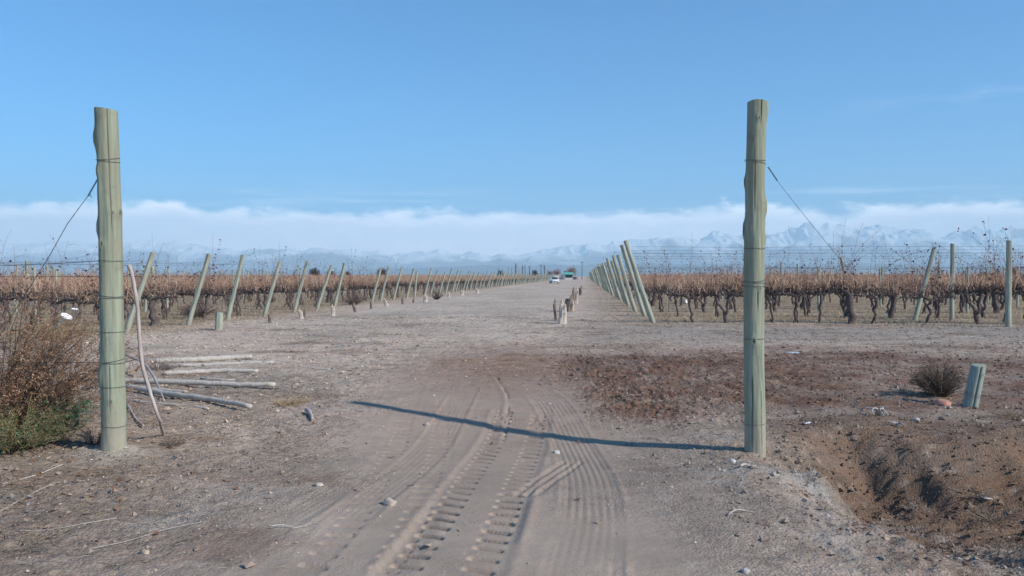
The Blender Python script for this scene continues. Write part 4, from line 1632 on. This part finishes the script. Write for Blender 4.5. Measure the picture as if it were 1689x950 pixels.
# ------------------------------------------------------------------ stones, bricks, litter as things
def rock(name, p, s, col, seed, label, cat, flat=.6, sink=.3, mat=M_STONE):
    r = np.random.RandomState(seed)
    nu, nv = 14, 9
    V = []
    for i in range(nv + 1):
        ph = math.pi * i / nv
        for j in range(nu):
            th = 2 * math.pi * j / nu
            d = np.array([math.sin(ph) * math.cos(th), math.sin(ph) * math.sin(th), math.cos(ph)])
            k = 1 + .55 * float(vnoise(np.array([d[0] * 1.4 + d[2] * 2]), np.array([d[1] * 1.4 - d[2]]), seed)[0])
            d = np.sign(d) * np.abs(d) ** .75
            V.append(d * k)
    V = np.array(V) * np.array([s, s * r.uniform(.6, .85), s * flat])
    V[:, 2] += s * flat * (1 - sink * 2)
    a = np.arange((nv + 1) * nu).reshape(nv + 1, nu)
    b = np.roll(a, -1, axis=1)
    Q = np.stack([a[:-1], a[1:], b[1:], b[:-1]], -1).reshape(-1, 4)
    o = mesh_np(name, V, Q, None, mat, None, True, col)
    o.location = p
    o.rotation_euler = (r.uniform(-.15, .15), r.uniform(-.15, .15), r.uniform(0, 6))
    return tag(o, label, cat)


for k, (px, py, w, col, lab, nm_) in enumerate((
        (642, 832, 12, (.50, .43, .34), 'angular pale stone lying alone on the tyre-marked track', 'stone'),
        (1484, 918, 12, (.34, .17, .12), 'reddish round stone among fallen leaves in the ditch', 'stone'),
        (1555, 671, 14, (.42, .22, .17), 'broken pink brick beside the dry bush', 'brick'),
        (1511, 694, 6, (.50, .46, .42), 'small white stone on the bank edge', 'stone'),
        (918, 748, 6, (.55, .50, .45), 'little pale stone beside the diagonal tyre smear', 'stone'),
        (704, 701, 6, (.44, .37, .32), 'small round stone inside the shadow of the gate post', 'stone'),
        (1208, 763, 6, (.55, .52, .50), 'small whitish stone at the foot of the gate post', 'stone'),
        (1362, 853, 7, (.38, .37, .38), 'bluish grey stone below the crumbled heap', 'stone'),
        (526, 802, 7, (.46, .40, .33), 'flat sandy stone beside the left tyre prints', 'stone'),
        (1460, 928, 7, (.36, .33, .31), 'grey stone next to the reddish one in the ditch', 'stone'),
        (1230, 944, 8, (.40, .38, .38), 'grey stone cut by the bottom of the picture', 'stone'),
        (1491, 940, 8, (.42, .40, .40), 'flat light stone below the reddish one', 'stone'),
        (240, 914, 9, (.52, .42, .30), 'flat yellowish stone among the dry stalks', 'stone'))):
    if 'left' in lab:
        lab = lab.replace('left tyre', 'faint ribbed tyre')
    p = P(px, py)
    rock(nm_, p, w * p.y / FPX, col, 50 + k, lab, nm_)


def scrap(name, p, s, seed, mat, label, cat, asp=.5, n=7):
    """crumpled sheet with a real fold and thickness"""
    r = np.random.RandomState(seed)
    g = np.linspace(-1, 1, n)
    X, Y = np.meshgrid(g, g * asp)
    Z = .35 * fbm(X, Y, 1.6, 3, seed) + .12
    X = X + .25 * vnoise(Y * 3, X * 2, seed + 3)
    V = np.stack([X, Y, Z], -1).reshape(-1, 3) * s
    V2 = V - np.array([0, 0, .003])
    a = np.arange(n * n).reshape(n, n)
    Q = np.stack([a[:-1, :-1], a[:-1, 1:], a[1:, 1:], a[1:, :-1]], -1).reshape(-1, 4)
    rim = np.concatenate([a[0, :], a[1:, -1], a[-1, -2::-1], a[-2:0:-1, 0]])
    rn = np.roll(rim, -1)
    Q3 = np.stack([rim, rim + n * n, rn + n * n, rn], -1)
    o = mesh_np(name, np.concatenate([V, V2]), np.concatenate([Q, Q[:, ::-1] + n * n, Q3]), None, mat, None, True)
    o.location = p + Vector((0, 0, .004))
    o.rotation_euler = (0, 0, r.uniform(0, 3))
    return tag(o, label, cat)


p = P(1624, 822)
scrap('plastic_scrap', p, .06, 3, M_PLASTIC, 'crumpled white plastic scrap on the bank slope', 'litter')
p = P(1308, 583)
scrap('plastic_bag', p, .13, 4, M_CLEAR, 'pale blue crumpled plastic bag beyond the gate post', 'litter')
p = P(1332, 699)
scrap('paper_scrap', p, .05, 5, M_PLASTIC, 'thin white scrap on the dark dug soil', 'litter', .25)
p = P(1500, 762 + 18)
scrap('paper_scrap', p, .035, 6, M_PLASTIC, 'tiny white scrap half way down the bank slope', 'litter', .25)
p = P(1480, 704)
# pale dead roots sticking out of the bank edge
def roots(px, py, seed, label, s=1.0):
    p = P(px, py)
    r = np.random.RandomState(seed)
    mb = MB()
    for k in range(6):
        a = r.uniform(0, 6.28)
        L_ = r.uniform(.10, .26) * s
        t = np.linspace(0, 1, 9)
        w = np.stack([L_ * t * math.cos(a) + .02 * np.sin(t * 7), L_ * t * math.sin(a) * .5, (.07 * np.sin(t * 3.1) + .015) * s], -1) + r.normal(size=(9, 3)) * .005
        mb.tubes(w, np.linspace(.014, .005, 9) * s, 6, np.array([.40, .36, .34]) * r.uniform(.6, 1.2))
    o = mb.build('dead_root', M_TWIG)
    o.location = p
    return tag(o, label, 'root')


roots(1450, 686, 1, 'arched grey dead root in the bush shadow on the bank edge')
roots(1478, 705, 2, 'low pale dead root at the top of the bank slope', .7)
roots(100, 665, 3, 'grey twisted dead root beside the brown shrub', .6)
# offcut and sticks on the ground
for k, (a, b, th, mat, lab) in enumerate((((505, 681), (516, 694), 7, M_STICK, 'short dark offcut of wood lying by the straw tuft'),
                                       ((444, 876), (508, 868), 2.2, M_GREY, 'straight thin straw lying across the smooth track edge'),
                                       ((0, 805), (105, 770), 2, M_GREY, 'long grey stick slanting under the green shrub'),
                                       ((30, 880), (190, 862), 1.6, M_GREY, 'thin grey stick on the leaf litter'),
                                       ((150, 905), (330, 868), 1.4, M_STICK, 'long thin twig crossing the dusty ground'),
                                       ((0, 845), (90, 800), 1.8, M_GREY, 'pale curved stalk near the frame edge'),
                                       ((1200, 852), (1245, 846), 2.5, M_STICK, 'small twig on the dust below the gate post'),
                                       ((1222, 775), (1245, 770), 4, M_GREY, 'small pale chip of wood by the gate post foot'),
                                       ((208, 672), (238, 706), 3, M_STICK, 'thin curved stick between gate post and leaning branch'))):
    p0, p1 = P(*a), P(*b)
    r_ = th / 2 * p0.y / FPX
    pts = []
    for t in (0, .33, .66, 1):
        p = p0.lerp(p1, t)
        p.z = land_z(p.x, p.y) + r_ + .012 + .01 * math.sin(t * 5 + k)
        p.y += .03 * math.sin(t * 4 + k)
        pts.append(p)
    limb('stick', pts, [r_, r_ * .9, r_ * .7], mat, lab, 'stick', seed=70 + k, sides=7)


# ------------------------------------------------------------------ uncountable ground cover
def scatter(n, y0, y1, dens=None, xr=.70, seed=0, power=1.6):
    r = np.random.RandomState(seed)
    y = y0 * (y1 / y0) ** (r.uniform(0, 1, n) ** (1 / power) * 1.0)
    x = r.uniform(-xr, xr, n) * y
    if dens is not None:
        k = r.uniform(0, 1, n) < dens(x, y)
        x, y = x[k], y[k]
    z = land(x, y)
    # micro relief matters for millimetre things
    big = np.zeros(max(1001, len(x)))
    bx, by = big.copy(), big.copy() + 1e3
    bx[:len(x)], by[:len(x)] = x, y
    z = z + micro(bx, by)[:len(x)]
    return x, y, z, r


def tetra_batch(mb, x, y, z, s, col, r):
    """small angular clods: octahedra knocked out of shape"""
    n = len(x)
    base = np.array([[1, 0, 0], [0, 1, 0], [-1, 0, 0], [0, -1, 0], [0, 0, 1], [0, 0, -1]], float)
    V = base[None] * (s[:, None, None] * r.uniform(.6, 1.3, (n, 6, 1)))
    V = V + r.normal(size=V.shape) * s[:, None, None] * .18
    V[:, :, 2] *= .7
    a = r.uniform(0, 6.28, n)
    ca, sa = np.cos(a)[:, None], np.sin(a)[:, None]
    X = V[:, :, 0] * ca - V[:, :, 1] * sa + x[:, None]
    Y = V[:, :, 0] * sa + V[:, :, 1] * ca + y[:, None]
    Z = V[:, :, 2] + z[:, None] + s[:, None] * .25
    W = np.stack([X, Y, Z], -1).reshape(-1, 3)
    F = np.array([[0, 1, 4], [1, 2, 4], [2, 3, 4], [3, 0, 4], [1, 0, 5], [2, 1, 5], [3, 2, 5], [0, 3, 5]])
    T = (np.arange(n) * 6)[:, None, None] + F[None]
    mb.add(W, None, T.reshape(-1, 3), np.repeat(col, 6, axis=0))


def on_track(x, y):
    return (1 - sst(np.abs(x + .1 + .08 * (y - 5)), 1.0, 1.8)) * (1 - sst(y, 9, 14))


# clods of turned soil
def d_clod(x, y):
    return np.clip(dug(x, y) * .9 + np.clip(ditch(x, y) * 1.6, 0, .9) + .6 * sst(x, 2.0, 2.5) * sst(y, 6.7, 7) * (1 - sst(y, 8.5, 9.3)) + .25 * sst(-x, 1.2, 2.6) + .12 * sst(x, 1.0, 1.6) + .08 * (1 - on_track(x, y)), 0, 1)


x, y, z, r = scatter(110000, 4.0, 30, d_clod, seed=1)
s = r.gamma(1.6, .0052, len(x)) * (.6 + .05 * y)
mb = MB()
tetra_batch(mb, x, y, z, np.clip(s, .003, .045), soil_colour(x, y) * r.uniform(.7, 1.15, (len(x), 1)), r)
tag(mb.build('soil_clods', M_STONE, smooth=False), 'crumbs and clods of turned soil over the dug ground', 'soil clods', kind='stuff')
# gravel and pale grit
x, y, z, r = scatter(26000, 4.0, 40, lambda x, y: .30 + .5 * (1 - on_track(x, y)), seed=2)
s = r.gamma(2.0, .0022, len(x)) * (.6 + .07 * y)
mb = MB()
gc = np.array([(.44, .39, .35), (.34, .28, .25), (.52, .48, .44), (.27, .2, .17), (.37, .29, .23)])[r.randint(0, 5, len(x))]
tetra_batch(mb, x, y, z, np.clip(s, .002, .03), gc * r.uniform(.8, 1.15, (len(x), 1)), r)
tag(mb.build('gravel', M_STONE, smooth=False), 'fine pale grit scattered over the dusty ground', 'gravel', kind='stuff')


# straw, stalk bits and dry grass
def d_straw(x, y):
    n = fbm(x, y, .9, 3, 14)
    left = sst(-x + .6 * n, 1.4, 3.0)
    mid = .22 * (1 - on_track(x, y))
    dit = .5 * sst(x, 1.6, 3) * (1 - sst(y, 6.3, 7.2))
    return np.clip((left * (1 - sst(y, 10, 16)) * .7 + mid + dit) * (1 + 1.4 * n), 0, 1)


x, y, z, r = scatter(90000, 4.0, 30, d_straw, seed=3)
n = len(x)
a = r.uniform(0, 6.28, n)
L_ = r.uniform(.015, .085, n) * (.7 + .05 * y)
P0 = np.stack([x, y, z + .004], -1)
P2 = P0 + np.stack([np.cos(a) * L_, np.sin(a) * L_, r.uniform(0, .35, n) ** 2 * L_ * 2], -1)
Pm = (P0 + P2) / 2 + np.stack([r.normal(size=n) * L_ * .1, r.normal(size=n) * L_ * .1, L_ * .10], -1)
sc = np.array([(.44, .35, .25), (.34, .27, .2), (.52, .45, .36), (.22, .165, .13), (.30, .2, .14), (.15, .11, .09)])[r.randint(0, 6, n)]
tag(MB().tubes(np.stack([P0, Pm, P2], 1), (.0011 * (.7 + .12 * y))[:, None] * np.array([[1, 1, .6]]), 3, sc).build('straw', M_TWIG),
    'scattered straw, stalks and twig bits on the ground', 'straw', kind='stuff')

# fallen leaves
def d_leaf(x, y):
    return np.clip(.7 * sst(-x, 2.0, 3.2) * (1 - sst(y, 5.5, 7)) + .9 * sst(x, 1.6, 2.6) * (1 - sst(y, 5.6, 6.4)) + .02, 0, 1)


x, y, z, r = scatter(5200, 4.0, 12, d_leaf, seed=4)
n = len(x)
lc = np.array([(.30, .18, .11), (.42, .33, .24), (.34, .30, .28), (.24, .13, .08), (.48, .40, .30)])[r.randint(0, 5, n)]
mb = MB().leaves(np.stack([x, y, z + .014], -1), r.uniform(.010, .030, n), lc, aspect=.8, flat=.75, rng=np.random.default_rng(4))
tag(mb.build('leaf_litter', M_LEAF, smooth=False), 'curled dry leaves fallen on the ground by the ditch and shrub', 'leaf litter', kind='stuff')


# stubble under the vines and on the verges
def d_grass(x, y):
    u = .9957 * x - .0924 * y
    nn = fbm(x, y, .5, 3, 77)
    f = np.maximum(sst(-u, 11.0, 13.0), sst(u, 1.0, 2.6) * sst(.0928 * x + y, 24.5, 26.5))
    f = np.maximum(f, .5 * sst(u, .5, 1.5) * sst(y, 26, 30))
    return np.clip(f * (.7 + nn), 0, 1)


x, y, z, r = scatter(70000, 15, 95, d_grass, seed=5, power=1.0)
n = len(x)
hh = r.uniform(.04, .17, n) * (.8 + .004 * y)
P0 = np.stack([x, y, z - .01], -1)
P2 = P0 + np.stack([r.normal(size=n) * .06, r.normal(size=n) * .06, hh], -1)
gcol = np.array([(.38, .30, .20), (.30, .25, .16), (.23, .22, .13), (.44, .36, .26), (.26, .18, .13)])[r.randint(0, 5, n)]
tag(MB().tubes(np.stack([P0, (P0 + P2) / 2, P2], 1), (.0016 + .00022 * y)[:, None] * np.array([[1, .8, .3]]), 3, gcol).build('dry_grass', M_TWIG),
    'short dry stubble grass under the vine rows', 'dry grass', kind='stuff')


# ------------------------------------------------------------------ distance: trees, poles, shed, vehicles
def bare_tree(kind, H, W_, seed, col, fluffy=0, fcol=(.1, .09, .08), n=260):
    r = np.random.RandomState(seed)
    root = empty(kind)
    tr = MB().tubes(np.array([[0, 0, -.3], [.02 * H, 0, H * .3], [0, .01 * H, H * (.97 if W_ < H * .3 else .55)]]), (H * .018, H * .014, H * .004), 7, col)
    tr.build('trunk', M_FAR, root)
    z0 = r.uniform(.08 if W_ < H * .3 else .22, .6 if W_ > H * .3 else .85, n) * H
    a = r.uniform(0, 6.28, n)
    if W_ < H * .3:
        out = W_ / 2 * r.uniform(.2, 1, n)
        up = r.uniform(.10, .22, n) * H
    else:
        out = W_ / 2 * r.uniform(.2, 1, n)
        up = H * np.sqrt(np.clip(1 - (out / (W_ / 2)) ** 2, .02, 1)) * r.uniform(.25, .62, n)
        z0 = r.uniform(.18, .45, n) * H
    e = np.stack([out * np.cos(a), out * np.sin(a), np.minimum(z0 + up, H)], -1)
    b = np.stack([0 * z0, 0 * z0, z0], -1)
    mid = b * .45 + e * .55 + np.stack([0 * z0, 0 * z0, -.1 * up], -1) + r.normal(size=(n, 3)) * W_ * .02
    cr_ = MB().tubes(np.stack([b, mid, e], 1), np.array([[.055, .035, .015]]) * H / 9, 3, np.array(col) * r.uniform(.7, 1.3, (n, 1)))
    if fluffy:
        c = e[r.randint(0, n, fluffy)] * r.uniform(.75, 1.04, (fluffy, 1)) + r.normal(size=(fluffy, 3)) * W_ * .03
        c[:, 2] = np.clip(c[:, 2], .12 * H, H * 1.03)
        cr_.leaves(c, r.uniform(.15, .34, fluffy) * H / 9, np.array(fcol) * r.uniform(.55, 1.5, (fluffy, 1)), rng=np.random.default_rng(seed))
    cr_.build('crown', M_FAR, root)
    return root


def put_tree(root, px, topy, Y, H0, label, cat, group=None, sx=1.0, first=False):
    o = root if first else copy_tree(root)
    b = at_depth(px, HORIZON, Y)
    h = at_depth(px, topy, Y).z
    o.location = (b.x, Y, 0)
    k = h / H0
    o.scale = (k * sx, k * sx, k)
    o.rotation_euler = (0, 0, random.uniform(0, 6))
    return tag(o, label, cat, group)


poplar = bare_tree('poplar_tree', 10, 1.5, 1, (.17, .16, .155), n=110)
for k, (px, ty, sx) in enumerate(((822, 441, .8), (829, 443, .9), (838, 440, .7), (844, 441, .7), (851, 433, 1.4), (856, 443, .7), (862, 436, 1.2), (866, 436, .8), (873, 439, .7), (878, 443, .6), (898, 436, 1.3), (903, 444, .8))):
    put_tree(poplar, px, ty, 620 + 9 * (k % 4), 10, 'bare narrow poplar, %s in the line beyond the white car' % ordinal(k + 1), 'tree', 'bare poplars on the horizon', sx, k == 0)
round_tree = bare_tree('evergreen_tree', 6, 5.0, 2, (.05, .05, .045), 1600, (.045, .055, .045))
dark_tree = bare_tree('dark_tree', 7, 7.5, 4, (.07, .055, .05), 1900, (.075, .055, .05))
rust_tree = bare_tree('bare_tree', 7, 7.5, 5, (.26, .17, .14), 500, (.26, .16, .13))
for k, (px, ty, Y, sx, lab) in enumerate(((882, 444, 480, 1.0, 'round dark evergreen in front of the bare poplars'),
                                           (825, 445, 520, 1.0, 'dark evergreen at the start of the poplar line'),
                                           (238, 449, 330, .9, 'tiny dark round tree above the vines by the leaning branch'),
                                           (1645, 443, 520, .8, 'dark tree on the horizon next to the stout upright post'),
                                           (1620, 447, 560, 1.1, 'low dark tree on the horizon among pale haze'))):
    put_tree(round_tree, px, ty, Y, 6, lab, 'tree', 'dark trees on the horizon', sx, k == 0)
for k, (px, ty, Y, sx, lab) in enumerate(((518, 440, 330, .95, 'broad brown-dark tree rising above the vines behind the leaning posts'),
                                           (545, 446, 360, 1.2, 'lower dark tree beside the broad brown-dark one'),
                                           (572, 447, 380, 1.3, 'low dark thicket tree between leaning posts'),
                                           (630, 440, 340, .85, 'second brown-dark tree rising above the vines'),
                                           (1672, 440, 500, .9, 'dark tree clump at the end of the horizon'))):
    put_tree(dark_tree, px, ty, Y, 7, lab, 'tree', 'dark trees on the horizon', sx, k == 0)
for k, (px, ty, Y, sx, lab) in enumerate(((943, 437, 420, 1.0, 'wide leafless reddish tree behind the green-roofed shed'),
                                           (918, 441, 440, .9, 'smaller leafless reddish tree beside the shed'),
                                           (907, 444, 460, .8, 'faint leafless tree above the white car'))):
    put_tree(rust_tree, px, ty, Y, 7, lab, 'tree', 'leafless trees around the shed', sx, k == 0)


def utility_pole(px, topy, Y, label, first=None):
    b = at_depth(px, HORIZON, Y)
    h = at_depth(px, topy, Y).z
    root = empty('utility_pole', (b.x, Y, 0))
    MB().tubes(np.array([[0, 0, -.3], [0, 0, h / 2], [.03, 0, h]]), (.16, .14, .11), 8, (.12, .11, .10)).build('shaft', M_FAR, root)
    MB().box((0, 0, h - .45), (1.5, .12, .12), (.12, .11, .10)).build('crossarm', M_FAR, root)
    for sx in (-.6, .6):
        MB().tubes(np.array([[sx, 0, h - .39], [sx, 0, h - .33], [sx, 0, h - .24]]), (.05, .07, .03), 6, (.3, .3, .3)).build('insulator', M_FAR, root)
    return tag(root, label, 'pole', 'utility poles in the distance')


utility_pole(892.5, 436, 260, 'thin utility pole just beside the white car')
utility_pole(960, 431, 330, 'pale utility pole beyond the shed and the reddish tree')
utility_pole(873.5, 438, 340, 'thin far utility pole among the poplars')

# shed with the teal roof
Y = 340.0
c0 = at_depth(938, HORIZON, Y)
M_TEAL = plain('teal_sheet', (.10, .38, .32), .5, 0, .3)
M_CREAM = plain('pale_render', (.55, .53, .50), .9)
M_DARKIN = plain('shade_and_chimney_dark', (.03, .05, .06), .9)
sh = empty('shed', (c0.x, Y, 0))
tag(sh, 'small pale shed with teal roof and wide dark opening at the track end', 'shed')
MB().box((0, 0, .35), (3.6, 3.0, .7)).box((-1.7, 0, 1.4), (.2, 3.0, 1.4)).box((1.7, 0, 1.4), (.2, 3.0, 1.4)).box((0, 1.4, 1.4), (3.2, .15, 1.4)).build('wall', M_CREAM, sh, False)
mb = MB()
mb.add([[-2.1, -1.9, 2.1], [2.1, -1.9, 2.1], [2.1, 1.9, 2.1], [-2.1, 1.9, 2.1], [-1.9, -.1, 3.1], [1.9, -.1, 3.1], [1.9, .1, 3.1], [-1.9, .1, 3.1]],
       [(0, 3, 2, 1), (0, 1, 5, 4), (1, 2, 6, 5), (2, 3, 7, 6), (3, 0, 4, 7), (4, 5, 6, 7)])
mb.build('roof', M_TEAL, sh, False)
MB().box((0, -1.2, 1.5), (3.1, .1, .9)).build('opening_shade_panel', M_DARKIN, sh, False)  # dark panel stands in for the shade inside the open front
an = MB().box((-4.1, 1.2, 1.0), (3.6, 2.4, 2.0)).build('wall', M_CREAM, sh, False)
MB().box((-4.1, 1.2, 2.08), (4.0, 2.8, .16)).build('flat_roof', plain('grey_sheet', (.4, .36, .36)), sh, False)
ch = MB().box((-1.6, .5, 3.3), (.45, .45, 1.0)).build('chimney', M_DARKIN, sh, False)


def car(p, rz, paint, label, scale=1.0):
    root = empty('parked_car', p, rz)
    # +y is the rear, the nose points to -y
    def loft(secs, mat, name, parent=root, smooth=True):
        n = len(secs[0])
        V = np.concatenate([np.array(s_) for s_ in secs])
        a = np.arange(len(secs) * n).reshape(len(secs), n)
        b = np.roll(a, -1, axis=1)
        Q = np.stack([a[:-1], a[1:], b[1:], b[:-1]], -1).reshape(-1, 4)
        mb = MB().add(V, Q)
        for e, fl in ((0, 1), (len(secs) - 1, -1)):
            cpt = np.array(secs[e]).mean(0)
            T = [(n, i, (i + 1) % n)[::fl] for i in range(n)]
            mb.add(np.concatenate([np.array(secs[e]), [cpt]]), None, T)
        return mb.build(name, mat, parent, smooth)

    def sec(y, w, zb, zt, rnd=.12):
        return [(-w + rnd * .5, y, zb), (w - rnd * .5, y, zb), (w, y, zb + rnd), (w, y, (zb + zt) / 2), (w - .02, y, zt - rnd), (w - rnd, y, zt), (-w + rnd, y, zt), (-w + .02, y, zt - rnd), (-w, y, (zb + zt) / 2), (-w, y, zb + rnd)]
    loft([sec(-2.1, .62, .35, .62), sec(-2.0, .80, .26, .80), sec(-1.5, .86, .24, .92), sec(-.8, .87, .24, 1.0), sec(.6, .88, .24, 1.02), sec(1.6, .87, .25, 1.02), sec(1.95, .82, .30, .98), sec(2.05, .7, .4, .8)], paint, 'body')
    glass = plain('car_glass', (.03, .04, .05), .08, 0, .8)
    loft([sec(-.85, .78, .98, 1.0, .01), sec(-.10, .66, .98, 1.50, .1), sec(1.1, .66, .98, 1.52, .1), sec(1.85, .74, .98, 1.06, .02)], glass, 'windows')
    loft([sec(-.20, .63, 1.49, 1.50, .005), sec(-.0, .66, 1.48, 1.56, .03), sec(1.0, .66, 1.48, 1.57, .03), sec(1.25, .62, 1.47, 1.50, .005)], paint, 'roof')
    for sx in (-1, 1):
        MB().tubes(np.array([[sx * .66, -.08, 1.5], [sx * .72, -.5, 1.25], [sx * .79, -.87, .98]]), .035, 5).build('pillar', paint, root)
        hl_ = rock('headlight', (sx * .62, -1.98, .68), .16, (.75, .75, .72), 5, None, None, .6, .5, plain('lamp_glass', (.75, .76, .75), .15))
        hl_.parent = root
        MB().box((sx * .95, -.62, 1.02), (.18, .10, .14)).build('mirror', paint, root, False)
        for yy in (-1.3, 1.3):
            th = np.linspace(0, 2 * np.pi, 20, endpoint=False)
            w = MB()
            w.tubes(np.array([[sx * .88 - .1, yy, .32], [sx * .88, yy, .32]]) + 0.0, .32, 20, (.02, .02, .02))
            wheel = w.build('wheel', plain('tyre_rubber', (.02, .02, .02), .9), root)
            MB().tubes(np.array([[sx * .885, yy, .32], [sx * .90, yy, .32]]), .19, 14).build('rim', plain('wheel_rim', (.5, .5, .5), .3, .6), wheel)
    MB().box((0, -2.06, .50), (1.0, .10, .22)).build('grille', plain('black_grille', (.02, .02, .02), .5), root, False)
    MB().box((0, -2.0, .33), (1.3, .16, .10)).build('bumper_intake', plain('dark_bumper', (.04, .04, .04), .6), root, False)
    MB().box((0, -2.125, .42), (.42, .02, .12)).build('number_plate', M_PLASTIC, root, False)
    root.scale = (scale, scale, scale)
    return tag(root, label, 'car')


wp = plain('white_paint', (.80, .80, .80), .25, 0, .5, .02)
cp = P(914.5, 467.2)
car(Vector((cp.x, 158, 0)), math.radians(4), wp, 'white car facing the camera parked on the far end of the track', .88).location.x = at_depth(914.5, HORIZON, 158).x
rp = plain('dull_red_paint', (.28, .06, .05), .4, 0, .5, .05)
car(Vector((at_depth(949, HORIZON, 320).x, 320, 0)), math.radians(20), rp, 'small dark red car beside the green-roofed shed', .7)
